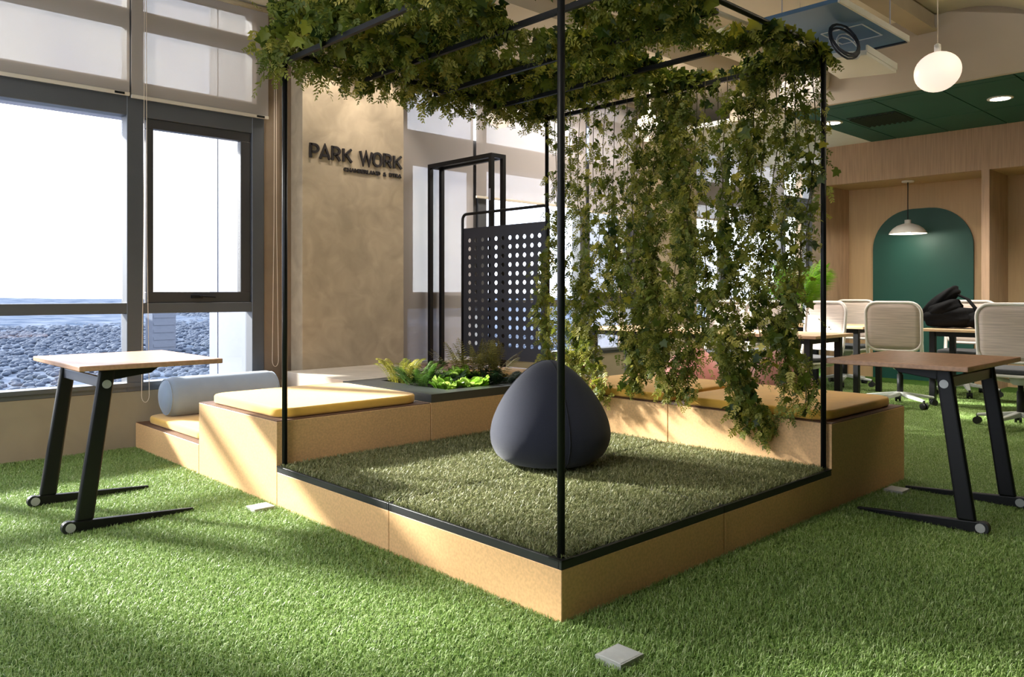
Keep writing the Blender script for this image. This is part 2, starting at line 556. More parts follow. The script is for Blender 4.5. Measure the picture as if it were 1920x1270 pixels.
def spray_unit():
    V, F = [], []
    r = random.Random(3)
    for i in range(7):
        t = i / 6
        for s in (-1, 1):
            base = Vector((0, t * 0.85, 0))
            d = Vector((s * (0.9 - 0.4 * t), 0.55, r.uniform(-.5, .5))).normalized()
            L = 0.34 * (1 - 0.45 * t)
            sd = d.cross(Vector((0, 0, 1))).normalized() * L * 0.24
            n = len(V)
            V += [base, base + d * L * 0.5 + sd, base + d * L, base + d * L * 0.5 - sd]
            F += [(n, n + 1, n + 2), (n, n + 2, n + 3)]
    n = len(V)
    V += [Vector((-.015, 0, 0)), Vector((.015, 0, 0)), Vector((0, 1, 0))]
    F += [(n, n + 1, n + 2)]
    return [tuple(v) for v in V], F


SPRAY_V, SPRAY_F = spray_unit()


# ------------------------------------------------------------------ room shell
YW = 4.12          # inner face of the window wall
PIERS = [(-3.60, -2.58), (0.97, 2.30), (5.75, 6.80), (10.30, 12.0)]
BAYS = [(-2.58, 0.97), (2.30, 5.75), (6.80, 10.30)]

fl = MB().box(-3.6, 12.2, -7.2, YW + 0.3, -0.12, 0.0).build('floor', M['turf_base'])
tag(fl, kind='structure')

wl = structure('wall_left')
MB().box(-3.6, 12.0, YW, YW + 0.28, 0.0, 0.405).build('parapet', M['plaster_low'], wl)
for a, b in PIERS:
    MB().box(a, b, YW, YW + 0.28, 0.405, 3.36).build('pier', M['pier'], wl)
MB().box(-3.6, 12.0, YW, YW + 0.28, 3.36, 3.9).build('lintel', M['pier'], wl)

for x0, x1 in ((1.202, 2.185), (5.80, 6.75)):
    cs = MB().box(x0, x1, 3.93, YW - 0.002, 0.0, 3.348).build('column', M['plaster'], None, bevel=0.004)
    tag(cs, kind='structure')

for k, (a, b) in enumerate(BAYS):
    w = structure('window_%d' % (k + 1))
    y0, y1 = YW - 0.004, YW + 0.11
    m0, m1 = a + 0.97, b - 0.97
    f = MB()
    f.box(a, b, y0, y1, 0.405, 0.468)
    f.box(a, b, y0, y1, 0.955, 1.030)
    f.box(a, b, y0, y1, 2.355, 2.600)
    f.box(a, b, y0, y1, 3.000, 3.110)
    f.box(a, b, y0, y1, 3.320, 3.360)
    f.build('frame', M['frame'], w, bevel=0.003, seg=1)
    for x, hw in ((a + 0.03, 0.03), (m0, 0.056), (m1, 0.056), (b - 0.05, 0.05)):
        MB().box(x - hw, x + hw, y0 - 0.003, y1 + 0.003, 0.405, 3.36).build('mullion', M['frame'], w, bevel=0.003, seg=1)
    MB().box(a, b, y0 - 0.02, y0, 0.440, 0.468).build('sill', M['frame'], w)
    for c0, c1 in ((a + 0.06, m0 - 0.056), (m1 + 0.056, b - 0.10)):
        s = MB()
        ys0, ys1 = YW + 0.012, YW + 0.075
        s.box(c0 + .03, c1 - .005, ys0, ys1, 2.285, 2.355)
        s.box(c0 + .03, c1 - .005, ys0, ys1, 1.030, 1.110)
        s.box(c0 + .03, c0 + .075, ys0, ys1, 1.110, 2.285)
        s.box(c1 - .085, c1 - .005, ys0, ys1, 1.110, 2.285)
        so = s.build('sash', M['sash'], w, bevel=0.004)
        xm = (c0 + c1) / 2
        h = MB()
        h.box(xm - .065, xm + .02, ys0 - .022, ys0, 1.062, 1.088)
        h.bar((xm - .01, ys0 - .03, 1.078), (xm + .11, ys0 - .03, 1.070), .014, .012)
        h.build('handle', M['black_metal'], so, bevel=0.003)
        MB().box(c0 + .076, c1 - .086, YW + .04, YW + .046, 1.111, 2.284).build('pane', M['glass'], w)
    yg = YW + 0.085
    p = [(m0 + .058, m1 - .058, 1.031, 2.354)]
    for x0, x1 in ((a + .062, m0 - .058), (m0 + .058, m1 - .058), (m1 + .058, b - .102)):
        p += [(x0, x1, .469, .954), (x0, x1, 2.601, 2.999), (x0, x1, 3.111, 3.319)]
    for x0, x1, z0, z1 in p:
        MB().box(x0, x1, yg, yg + .006, z0, z1).build('pane', M['glass'], w)

ce = structure('ceiling')
MB().box(-3.6, 12.0, 2.70, YW + .28, 3.36, 3.62).build('window_soffit', M['ceiling'], ce)
MB().box(-3.6, 5.75, -7.0, 2.70, 3.62, 3.80).build('slab', M['ceiling'], ce)
MB().box(5.75, 12.0, -7.0, 2.70, 3.62, 3.80).build('slab', M['ceiling'], ce)
MB().box(-0.2, 5.7, 2.30, 2.45, 3.44, 3.62).build('beam', M['ceiling'], ce)
for yy in (0.83, -0.12, -1.07, -2.02):
    bm = MB().box(2.6, 5.74, yy - .06, yy + .06, 3.47, 3.62)
    bm.box(2.6, 5.74, yy - .085, yy + .085, 3.455, 3.475)
    bm.build('beam', M['beam'], ce)
    # vaulted shell between this beam and the next
    n = 10
    V = []
    F = []
    for i in range(n + 1):
        y = yy - .09 - .77 * i / n
        t = i / n
        z = 3.60 - .19 * (t ** 2.2) + .02 * sin(t * pi)
        V += [(2.6, y, z), (5.74, y, z)]
    for i in range(n):
        F.append((2 * i, 2 * i + 1, 2 * i + 3, 2 * i + 2))
    sh = MB().add(V, F).build('shell', M['ceiling_cream'], ce, smooth=True)
    so = sh.modifiers.new('solid', 'SOLIDIFY')
    so.thickness = 0.02
MB().box(5.75, 5.80, -7.0, 2.85, 2.965, 3.62).build('bulkhead', M['bulkhead'], ce)
MB().box(5.80, 12.0, 2.25, YW, 2.965, 3.02).build('lower_ceiling', M['white_wall'], ce)
MB().box(5.80, 8.0, -7.0, 2.25, 2.985, 3.02).build('tile_grid', M['joint'], ce)
ys = [2.25, 1.94, 1.365, .775, .165, -.43, -1.03, -1.63, -2.23, -2.83]
for x0, x1 in ((5.80, 5.93), (5.93, 7.13), (7.13, 8.0)):
    for i in range(len(ys) - 1):
        MB().box(x0 + .006, x1 - .006, ys[i + 1] + .006, ys[i] - .006, 2.962, 2.985).build('ceiling_tile', M['green_tile'], ce)

wr = structure('wall_right')
MB().box(8.0, 8.08, -7.0, 2.85, 2.48, 2.985).build('header', M['oak'], wr)
MB().box(8.08, 8.75, -7.0, 2.85, 2.48, 2.52).build('alcove_ceiling', M['alcove'], wr)
MB().box(8.0, 8.75, 2.83, 2.88, 0.0, 2.48).build('side_panel', M['oak'], wr)
MB().box(8.0, 8.75, .956, 1.036, 0.0, 2.48).build('side_panel', M['oak'], wr)
MB().box(8.0, 8.75, -1.0, -.92, 0.0, 2.48).build('side_panel', M['oak'], wr)
MB().box(8.70, 8.78, -7.0, 2.85, 0.0, 2.48).build('alcove_back', M['alcove'], wr)
MB().box(8.08, 8.78, -7.0, 2.85, 2.52, 3.6).build('upper_fill', M['white_wall'], wr)
for cy in (1.91, -0.02):
    hw, zt, r = .595, 2.17, .50
    P = [(cy - hw, 0.0), (cy + hw, 0.0)]
    for i in range(13):
        a = pi / 2 * i / 12
        P.append((cy + hw - r + cos(a) * r, zt - r + sin(a) * r))
    for i in range(13):
        a = pi / 2 + pi / 2 * i / 12
        P.append((cy - hw + r + cos(a) * r, zt - r + sin(a) * r))
    MB().prism(P, 8.680, 8.700, lambda y, z, x: (x, y, z)).build('arch_panel', M['green_wall'], wr)

MB().box(12.0, 12.2, -7.0, YW, 0, 3.62).build('wall_end', M['white_wall'])
tag(bpy.data.objects['wall_end'], kind='structure')
MB().box(8.78, 12.0, 2.80, 2.90, 0, 3.0).build('wall_corridor', M['white_wall'])
tag(bpy.data.objects['wall_corridor'], kind='structure')
wb = structure('wall_back')
MB().box(-3.6, -3.4, -1.2, YW, 0, .405).build('parapet', M['plaster_low'], wb)
MB().box(-3.6, -3.4, -1.2, YW, 3.36, 3.62).build('lintel', M['white_wall'], wb)
MB().box(-3.6, -3.4, -7.0, -1.2, 0, 3.62).build('solid_wall', M['dim_wall'], wb)
w4 = structure('window_4')  # unseen window wall, added to send daylight in from the left
YY = (-1.15, .6, 2.35, 4.07)
for yy in YY:
    MB().box(-3.55, -3.45, yy - .05, yy + .05, .405, 3.36).build('mullion', M['frame'], w4)
for z0, z1 in ((.405, .468), (.955, 1.03), (2.355, 2.6), (3.3, 3.36)):
    MB().box(-3.54, -3.46, -1.2, YW, z0, z1).build('transom', M['frame'], w4)
for i_ in range(3):
    for z0, z1 in ((.469, .954), (1.031, 2.354), (2.601, 3.299)):
        MB().box(-3.50, -3.494, YY[i_] + .051, YY[i_ + 1] - .051, z0, z1).build('pane', M['glass'], w4)
MB().box(-3.6, 12.2, -7.2, -7.0, 0, 3.62).build('wall_front', M['dim_wall'])
tag(bpy.data.objects['wall_front'], kind='structure')

# ------------------------------------------------------------------ outside: facade, land, far buildings
ex = structure('facade_exterior')
for x0 in (0.97, 5.75):
    MB().box(x0, x0 + 1.32, YW + .29, 4.98, -3.0, 6.0).build('fin_panel', M['fin'], ex)
    MB().box(x0, x0 + 1.32, 5.0, 5.17, -3.0, 6.0).build('fin_edge', M['fin'], ex)
    MB().box(x0 + .02, x0 + 1.3, 4.97, 5.01, -3.0, 6.0).build('fin_core', M['soffit_out'], ex)
MB().box(-8.0, 10.0, 4.42, 4.60, 2.41, 2.62).build('spandrel', M['soffit_out'], ex)

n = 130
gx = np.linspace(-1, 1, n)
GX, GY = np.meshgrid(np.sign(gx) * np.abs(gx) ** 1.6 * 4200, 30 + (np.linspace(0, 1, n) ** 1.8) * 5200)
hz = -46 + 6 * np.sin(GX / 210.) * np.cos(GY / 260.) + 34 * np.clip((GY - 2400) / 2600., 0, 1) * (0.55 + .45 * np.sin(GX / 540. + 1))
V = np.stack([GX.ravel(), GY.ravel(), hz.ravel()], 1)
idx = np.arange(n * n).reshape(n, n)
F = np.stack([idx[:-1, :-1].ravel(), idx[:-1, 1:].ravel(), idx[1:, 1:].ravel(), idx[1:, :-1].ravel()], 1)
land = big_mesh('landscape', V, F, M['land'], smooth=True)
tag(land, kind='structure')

bmx = bmesh.new()
bmesh.ops.create_icosphere(bmx, subdivisions=1, radius=1)
ICO_V = np.array([v.co[:] for v in bmx.verts])
ICO_F = np.array([[v.index for v in f.verts] for f in bmx.faces])
bmx.free()
nt_ = 32000
dist = 240 + 2300 * RNG.random(nt_) ** 1.1
ang = RNG.uniform(radians(40), radians(125), nt_)
tp = np.stack([np.cos(ang) * dist, np.sin(ang) * dist, np.full(nt_, -46.0)], 1)
sc = RNG.uniform(.7, 1.3, nt_) * (1.5 + dist / 560.0)
rot = rand_rot(nt_, RNG) * np.array([1, 1, .55])[None, :, None]
V, F, T = scatter(ICO_V, ICO_F, tp, rot, sc, RNG.random(nt_))
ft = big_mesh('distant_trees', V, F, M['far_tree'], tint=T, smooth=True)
tag(ft, 'hazy blue-green treetops far below the windows', 'trees', kind='stuff')
for i, (bx, by, w_, d_, h_, lab) in enumerate(((217, 690, 7, 10, 34, 'narrow pale tower just left of the window mullion'),
                                               (238, 672, 19, 14, 35, 'pale block with rows of windows just right of the mullion'))):
    t = thing('distant_building', lab, 'building', (bx, by, -46), radians(12 * i - 10), 'hazy buildings far below')
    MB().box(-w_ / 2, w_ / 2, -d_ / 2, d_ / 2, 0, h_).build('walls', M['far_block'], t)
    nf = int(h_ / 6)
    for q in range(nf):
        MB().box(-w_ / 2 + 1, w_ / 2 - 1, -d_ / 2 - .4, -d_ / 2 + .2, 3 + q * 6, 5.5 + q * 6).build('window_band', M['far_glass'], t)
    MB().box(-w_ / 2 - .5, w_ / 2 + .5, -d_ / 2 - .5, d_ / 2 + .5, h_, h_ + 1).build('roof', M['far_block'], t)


# ------------------------------------------------------------------ artificial turf (a tile of blades repeated over the ground)
def turf_tile(name, size, n, h0, h1, width, curl, rng, material, parent=None):
    px = rng.uniform(-size / 2, size / 2, n)
    py = rng.uniform(-size / 2, size / 2, n)
    ang = rng.uniform(0, 2 * pi, n)
    h = rng.uniform(h0, h1, n)
    lean = rng.uniform(.15, 1.0, n) * curl
    dx, dy = np.cos(ang), np.sin(ang)
    wx, wy = -dy * width / 2, dx * width / 2
    B = np.stack([px, py, np.zeros(n)], 1)
    W = np.stack([wx, wy, np.zeros(n)], 1)
    D = np.stack([dx, dy, np.zeros(n)], 1)
    Z = np.array([0, 0, 1.0])
    mid = B + D * (h * lean * .35)[:, None] + Z * (h * .62)[:, None]
    tip = B + D * (h * lean)[:, None] + Z * (h * (1 - .28 * lean ** 2))[:, None]
    V = np.stack([B - W, B + W, mid + W * .85, mid - W * .85, tip], 1).reshape(-1, 3)
    k = (np.arange(n) * 5)[:, None]
    F = np.stack([k + np.array([0, 1, 2]), k + np.array([0, 2, 3]), k + np.array([3, 2, 4])], 1).reshape(-1, 3)
    T = np.repeat(np.clip(rng.normal(.45, .25, n), 0, 1), 3)
    return big_mesh(name, V, F, material, parent, T)


def turf_nodes(name, nx, ny, size, cut):
    """lays the object's own mesh out on an nx x ny grid of tiles, quarter-turned at random, leaving out the rectangle CUT"""
    g = bpy.data.node_groups.new(name, 'GeometryNodeTree')
    g.interface.new_socket('Geometry', in_out='INPUT', socket_type='NodeSocketGeometry')
    g.interface.new_socket('Geometry', in_out='OUTPUT', socket_type='NodeSocketGeometry')
    N = g.nodes
    L = g.links.new
    gi, go = N.new('NodeGroupInput'), N.new('NodeGroupOutput')
    gr = N.new('GeometryNodeMeshGrid')
    gr.inputs['Size X'].default_value = (nx - 1) * size
    gr.inputs['Size Y'].default_value = (ny - 1) * size
    gr.inputs['Vertices X'].default_value = nx
    gr.inputs['Vertices Y'].default_value = ny
    src = gr.outputs['Mesh']
    if cut:
        pos = N.new('GeometryNodeInputPosition')
        sx = N.new('ShaderNodeSeparateXYZ')
        L(pos.outputs[0], sx.inputs[0])
        parts = []
        for ax, op, val in (('X', 'GREATER_THAN', cut[0]), ('X', 'LESS_THAN', cut[1]), ('Y', 'GREATER_THAN', cut[2]), ('Y', 'LESS_THAN', cut[3])):
            c = N.new('ShaderNodeMath')
            c.operation = op
            L(sx.outputs[ax], c.inputs[0])
            c.inputs[1].default_value = val
            parts.append(c.outputs[0])
        while len(parts) > 1:
            m_ = N.new('ShaderNodeMath')
            m_.operation = 'MULTIPLY'
            L(parts.pop(), m_.inputs[0])
            L(parts.pop(), m_.inputs[1])
            parts.insert(0, m_.outputs[0])
        dl = N.new('GeometryNodeDeleteGeometry')
        dl.domain = 'POINT'
        L(src, dl.inputs['Geometry'])
        L(parts[0], dl.inputs['Selection'])
        src = dl.outputs[0]
    rv = N.new('FunctionNodeRandomValue')
    rv.data_type = 'INT'
    rv.inputs[4].default_value = 0
    rv.inputs[5].default_value = 3
    mu = N.new('ShaderNodeMath')
    mu.operation = 'MULTIPLY'
    L(rv.outputs[2], mu.inputs[0])
    mu.inputs[1].default_value = pi / 2
    cx = N.new('ShaderNodeCombineXYZ')
    L(mu.outputs[0], cx.inputs['Z'])
    ip = N.new('GeometryNodeInstanceOnPoints')
    L(src, ip.inputs['Points'])
    L(gi.outputs[0], ip.inputs['Instance'])
    L(cx.outputs[0], ip.inputs['Rotation'])
    L(ip.outputs[0], go.inputs[0])
    return g


turf = turf_tile('artificial_grass', 0.5, 9500, .012, .025, .0024, 1.35, RNG, M['turf'])
turf.location = (2.0, 0.75, 0.0)
tag(turf, 'bright green artificial grass carpeting the office floor', 'grass', kind='stuff')
md = turf.modifiers.new('tiles', 'NODES')
md.node_group = turf_nodes('turf_layout', 24, 15, 0.5, (-2.0, 0.9, -0.6, 2.1))

# ------------------------------------------------------------------ low platform, four trays of turf
TZ = 0.178
G = .002
PLAT = [((0, 0), 'platform tray at the nearest corner, under the front black post'),
        ((0, 1), 'platform tray between the front corner and the tall left bench'),
        ((1, 0), 'platform tray between the front corner and the right-hand bench'),
        ((1, 1), 'rear platform tray in the inner corner behind the navy pouf')]
turf_src = None
for (i, j), lab in PLAT:
    t = thing('platform_module', lab, 'platform', (i + .5, j + .5, 0), 0, 'turf topped platform modules')
    h = .5 - G
    MB().box(-h, h, -h, h, 0, TZ).build('base_panel', M['mdf'], t, bevel=.002, seg=1)
    e = MB()
    e.box(-h, h, -h, -h + .014, TZ, .210).box(-h, h, h - .014, h, TZ, .210)
    e.box(-h, -h + .014, -h + .014, h - .014, TZ, .210).box(h - .014, h, -h + .014, h - .014, TZ, .210)
    e.build('tray_edge', M['tray_black'], t, bevel=.0015, seg=1)
    MB().box(-h + .014, h - .014, -h + .014, h - .014, TZ, .204).build('turf_backing', M['turf_base2'], t)
    if turf_src is None:
        turf_src = turf_tile('turf_pile', 0.97, 34000, .016, .034, .0032, 1.5, RNG, M['turf2'], t)
        turf_src.location = (0, 0, .203)
        tag(turf_src, kind='stuff')
    else:
        o = turf_src.copy()
        COL.objects.link(o)
        o.parent = t
        o.rotation_euler = (0, 0, pi / 2 * (i + 2 * j))

# ------------------------------------------------------------------ benches
BH = 0.44


def bench(name, label, x0, x1, y0, y1, h, cat='bench', group='plywood seating blocks', top='mdf_top'):
    cx, cy = (x0 + x1) / 2, (y0 + y1) / 2
    a, b = (x1 - x0) / 2 - G, (y1 - y0) / 2 - G
    t = thing(name, label, cat, (cx, cy, 0), 0, group)
    MB().box(-a, a, -b, b, 0, h - .004).build('body', M['mdf'], t, bevel=.002, seg=1)
    if top:
        MB().box(-a + .003, a - .003, -b + .003, b - .003, h - .004, h).build('top_board', M[top], t)
    return t


bench('seating_block', 'tall tan block at the left holding the largest yellow cushion', 0, 1, 2, 3, BH)
bench('low_step_block', 'low tan step block against the window wall under the blue bolster', 0, 1, 3, 4.115, .187, 'step')
bench('seating_block', 'tan block at the right end nearest the camera, beside the right table', 2, 2.955, 0, 1, BH)
bench('seating_block', 'tan block behind the hanging ivy, second from the right end', 2, 2.955, 1, 2, BH)
bench('seating_block', 'tan corner block behind the navy pouf, past the planter', 2, 2.955, 2, 3, BH)
bench('seating_block', 'tan block under the black rack beside the window', 2.19, 2.955, 3, 4.115, BH)

pl = thing('planter_block', 'tan block with a black slab top and an opening full of leafy plants', 'planter', (1.5, 2.5, 0))
a = .5 - G
MB().box(-a, a, -a, a, 0, BH).build('body', M['mdf'], pl, bevel=.002, seg=1)
sl = MB()
sl.box(-a, a, -a, -.38, BH, .49).box(-a, a, .36, a, BH, .49).box(-a, -.28, -.38, .36, BH, .49).box(.46, a, -.38, .36, BH, .49)
sl.build('top_slab', M['planter_top'], pl)
MB().box(-.279, .459, -.379, .359, BH, .462).build('soil', M['soil'], pl)

pn = MB().box(1.05, 1.998, 3.004, 3.926, 0, .49).build('cement_plinth', M['stone'], None, bevel=.004)
tag(pn, 'pale cement plinth at the foot of the lettered column', 'plinth')


def cushion(label, x0, x1, y0, y1, z, th=.052, r=.11):
    cx, cy = (x0 + x1) / 2, (y0 + y1) / 2
    P = rrect(-(x1 - x0) / 2, (x1 - x0) / 2, -(y1 - y0) / 2, (y1 - y0) / 2, r, 8)
    o = MB().prism(P, 0, th).build('seat_cushion', M['yellow'], None, smooth=True, bevel=.014, seg=3, loc=(cx, cy, z))
    tag(o, label, 'cushion', 'mustard seat cushions')
    return o


cushion('yellow cushion on the tall left block, crossed by the left black post', .04, .965, 2.045, 2.955, BH + .001)
cushion('yellow cushion on the low step, under the blue-grey bolster', .05, .93, 3.05, 4.06, .188, .05)
cushion('yellow cushion nearest the camera on the right-hand bench', 2.03, 2.93, .045, .955, BH + .001)
cushion('yellow cushion under the hanging ivy, second along the right bench', 2.03, 2.93, 1.045, 1.955, BH + .001)
cushion('pale yellow cushion on the corner block in front of the perforated screen', 2.04, 2.47, 2.045, 2.955, BH + .001, .06, .06)

# bolster
bo = thing('bolster', 'blue-grey cylindrical bolster lying on the low step by the window', 'bolster', (.52, 3.88, .375))
R = .136
prof = [(0, -.425), (.05, -.424), (.10, -.412), (.125, -.39), (R, -.35), (R * 1.01, -.2), (R, 0), (R * 1.01, .2), (R, .35), (.125, .39), (.10, .412), (.05, .424), (0, .425)]
m = MB().lathe(prof, 28)
m.v = [(z, x, y) for x, y, z in m.v]
m.build('body', M['bolster'], bo, smooth=True)
s = MB()
for xx in (-.395, .395):
    MB().tube([(xx, cos(q) * .124, sin(q) * .124) for q in [2 * pi * i / 24 for i in range(24)]], .004, 5, True).build('piping', M['bolster'], bo, smooth=True)


# ------------------------------------------------------------------ poufs
def pouf(name, label, loc, r, h, m, ms, rot=0.0, group=None):
    t = thing(name, label, 'pouf', loc, rot, group)
    prof = [(0, 0.0), (.50, 0.0), (.74, .03), (.90, .10), (.98, .20), (1.0, .29), (.965, .41), (.89, .52), (.77, .645), (.62, .76), (.46, .86), (.30, .935), (.15, .98), (0, .995)]
    # smooth interpolation of the profile
    P = []
    for i in range(len(prof) - 1):
        for k in range(3):
            u = k / 3
            P.append((prof[i][0] * (1 - u) + prof[i + 1][0] * u, prof[i][1] * (1 - u) + prof[i + 1][1] * u))
    P.append(prof[-1])
    P = [(a_ * r, b_ * h) for a_, b_ in P]
    mm = MB().lathe(P, 48)
    V = []
    for x, y, z in mm.v:
        th = math.atan2(y, x)
        k = 1 + .022 * cos(3 * th) * min(1, z / (.25 * h)) - .0
        V.append((x * k, y * k, z))
    mm.v = V
    o = mm.build('body', m, t, smooth=True)
    sm = o.modifiers.new('smooth', 'SMOOTH')
    sm.iterations = 6
    for q in range(3):
        th = 2 * pi * q / 3 + pi / 3
        k = .982
        MB().tube([(cos(th) * a_ * k, sin(th) * a_ * k, b_) for a_, b_ in P[3:-1]], .0028, 6).build('seam', ms, t, smooth=True)
    return t


pouf('pouf', 'navy teardrop floor pouf on the turf platform', (1.045, 1.06, .222), .315, .535, M['navy'], M['navy_seam'], radians(63))
pouf('pouf', 'pink floor pouf behind the ivy curtain, left of the two', (4.00, 2.16, 0.02), .33, .63, M['pink'], M['pink_dusty'], .6)
pouf('pouf', 'dusty pink floor pouf behind the ivy curtain, right of the two', (3.95, 1.33, 0.02), .33, .63, M['pink_dusty'], M['pink_dusty'], 1.2)

# ------------------------------------------------------------------ pergola frame
fr = thing('pergola_frame', 'slim black steel pergola frame over the turf platform', 'frame', (1, 1, .205))
t2 = .0135
ZT = 2.335 - .205


def hoop(y):
    pts = [(-.97, y, 0)]
    rr = .06
    for i in range(7):
        a_ = pi - pi / 2 * i / 6
        pts.append((-.97 + rr + cos(a_) * rr, y, ZT - rr + sin(a_) * rr))
    for i in range(7):
        a_ = pi / 2 - pi / 2 * i / 6
        pts.append((.97 - rr + cos(a_) * rr, y, ZT - rr + sin(a_) * rr))
    pts.append((.97, y, 0))
    return pts


hp = hoop(-.97)
for y in (-.97, .97):
    for x in (-.97, .97):
        MB().tube([(x, y, 0.001), (x, y, ZT - .06)], t2, 12).build('post', M['black_metal'], fr, smooth=True)
    MB().tube(hoop(y)[1:-1], t2, 10).build('top_rail', M['black_metal'], fr, smooth=True)
for x in (-.97, -.485, 0, .485, .97):
    MB().bar((x, -.965, ZT - .045), (x, .965, ZT - .045), .020, .024).build('cross_bar', M['black_metal'], fr)
for x in (-.97, .97):
    for y in (-.97, .97):
        MB().box(x - .03, x + .03, y - .03, y + .03, 0, .006).build('foot_plate', M['black_metal'], fr)

# ------------------------------------------------------------------ black rack and perforated screen
rk = thing('black_rack', 'tall narrow black square-tube rack standing by the window', 'rack', (2.625, 3.61, BH))
H = 2.285 - BH
for x in (-.066, .066):
    for y in (-.42, .42):
        MB().box(x - .018, x + .018, y - .018, y + .018, 0, H).build('post', M['black_metal'], rk)
for x in (-.066, .066):
    MB().box(x - .018, x + .018, -.402, .402, H - .036, H).build('top_rail', M['black_metal'], rk)
for y in (-.42, .42):
    MB().box(-.048, .048, y - .018, y + .018, H - .036, H).build('end_rail', M['black_metal'], rk)
MB().box(-.086, -.083, -.43, -.41, H - .40, H - .30).build('sticker', M['silver'], rk)

scn = thing('perforated_screen', 'dark perforated metal screen panel in a round tube frame', 'screen', (2.52, 3.005, BH))
nc, nr = 11, 13
py, pz = .0845, .0735
y0 = -.4225 - .0475 * 0
z0 = .673 - BH
V, F = [], []
rad = .0185
YC = [-.4225 + i * py for i in range(nc)]
ZC = [z0 + i * pz for i in range(nr)]
for yc in YC:
    for zc in ZC:
        nb = len(V)
        sq = []
        for k in range(12):
            a_ = 2 * pi * k / 12 + pi / 4
            c_, s_ = cos(a_), sin(a_)
            q = max(abs(c_), abs(s_))
            sq.append((yc + c_ / q * py / 2, zc + s_ / q * pz / 2))
        V += [(0, y, z) for y, z in sq]
        V += [(0, yc + cos(2 * pi * k / 12 + pi / 4) * rad, zc + sin(2 * pi * k / 12 + pi / 4) * rad) for k in range(12)]
        F += [(nb + k, nb + (k + 1) % 12, nb + 12 + (k + 1) % 12, nb + 12 + k) for k in range(12)]
ya, yb = YC[0] - py / 2, YC[-1] + py / 2
za, zb = ZC[0] - pz / 2, ZC[-1] + pz / 2
YA, YB, ZA, ZB = -.505, .505, .112, 1.222
for q in ((YA, YB, ZA, za), (YA, YB, zb, ZB), (YA, ya, za, zb), (yb, YB, za, zb)):
    nb = len(V)
    V += [(0, q[0], q[2]), (0, q[1], q[2]), (0, q[1], q[3]), (0, q[0], q[3])]
    F.append((nb, nb + 1, nb + 2, nb + 3))
o = MB().add(V, F).build('panel', M['navy_black_metal'], scn)
sd = o.modifiers.new('thick', 'SOLIDIFY')
sd.thickness = .003
sd.offset = 0
pts = [(0, -.518, 0)]
rr = .05
for i in range(7):
    a_ = pi - pi / 2 * i / 6
    pts.append((0, -.518 + rr + cos(a_) * rr, 1.345 - rr + sin(a_) * rr))
for i in range(7):
    a_ = pi / 2 - pi / 2 * i / 6
    pts.append((0, .518 - rr + cos(a_) * rr, 1.345 - rr + sin(a_) * rr))
pts.append((0, .518, 0))
MB().tube(pts, .0125, 10).build('tube_frame', M['black_metal'], scn, smooth=True)
for y in (-.518, .518):
    MB().box(-.045, .10, y - .02, y + .02, 0, .008).build('foot', M['black_metal'], scn)


# ------------------------------------------------------------------ side tables with flat C-legs
def side_table(label, loc, rotz, topm):
    """local x runs along the feet from the wheel end, local y across"""
    t = thing('laptop_table', label, 'table', loc, rotz)
    MB().box(.025, .685, -.395, .435, .742, .766).build('table_top', topm, t, bevel=.004)
    for y in (-.315, .315):
        f = MB()
        f.hexa([(.01, y - .019, .004), (.565, y - .010, .004), (.565, y + .010, .004), (.01, y + .019, .004),
                (.01, y - .019, .058), (.565, y - .010, .020), (.565, y + .010, .020), (.01, y + .019, .058)])
        fo = f.build('foot', M['black_metal'], t, bevel=.004)
        w = MB()
        n_ = 20
        w.add([(.0 + cos(2 * pi * k / n_) * .0295, y + s_ * .017, .032 + sin(2 * pi * k / n_) * .0295) for s_ in (-1, 1) for k in range(n_)],
              [tuple(range(n_)), tuple(reversed(range(n_, 2 * n_)))] + [(k, n_ + k, n_ + (k + 1) % n_, (k + 1) % n_) for k in range(n_)])
        w.build('wheel', M['caster'], fo, bevel=.003)
        for s_ in (-1, 1):
            MB().disc_x((.006, y + s_ * .0165, .032), .021, s_ * .004).build('wheel_cap', M['hub'], fo)
        lg = MB()
        lg.hexa([(.025, y - .017, .05), (.105, y - .017, .05), (.105, y + .017, .05), (.025, y + .017, .05),
                 (.130, y - .017, .742), (.200, y - .017, .742), (.200, y + .017, .742), (.130, y + .017, .742)])
        l = lg.build('leg', M['black_metal'], t, bevel=.012, seg=3)
        for s_ in (-1, 1):
            MB().disc_x((.158, y + s_ * .0165, .672), .020, s_ * .0035).build('leg_cap', M['hub'], l)
        b = MB()
        b.hexa([(.19, y - .014, .690), (.36, y - .014, .712), (.36, y + .014, .712), (.19, y + .014, .690),
                (.19, y - .014, .742), (.40, y - .014, .742), (.40, y + .014, .742), (.19, y + .014, .742)])
        b.build('bracket', M['black_metal'], t, bevel=.003)
    MB().box(.135, .155, -.298, .298, .655, .705).build('cross_rail', M['rail'], t, bevel=.003)
    return t


side_table('pink-brown laptop table by the left window, wheels to the left', (-.915, 2.515, .004), 0.0, M['walnut'])
side_table('brown laptop table at the right, standing beside the bench end', (2.41, -.655, .004), pi / 2, M['walnut'])


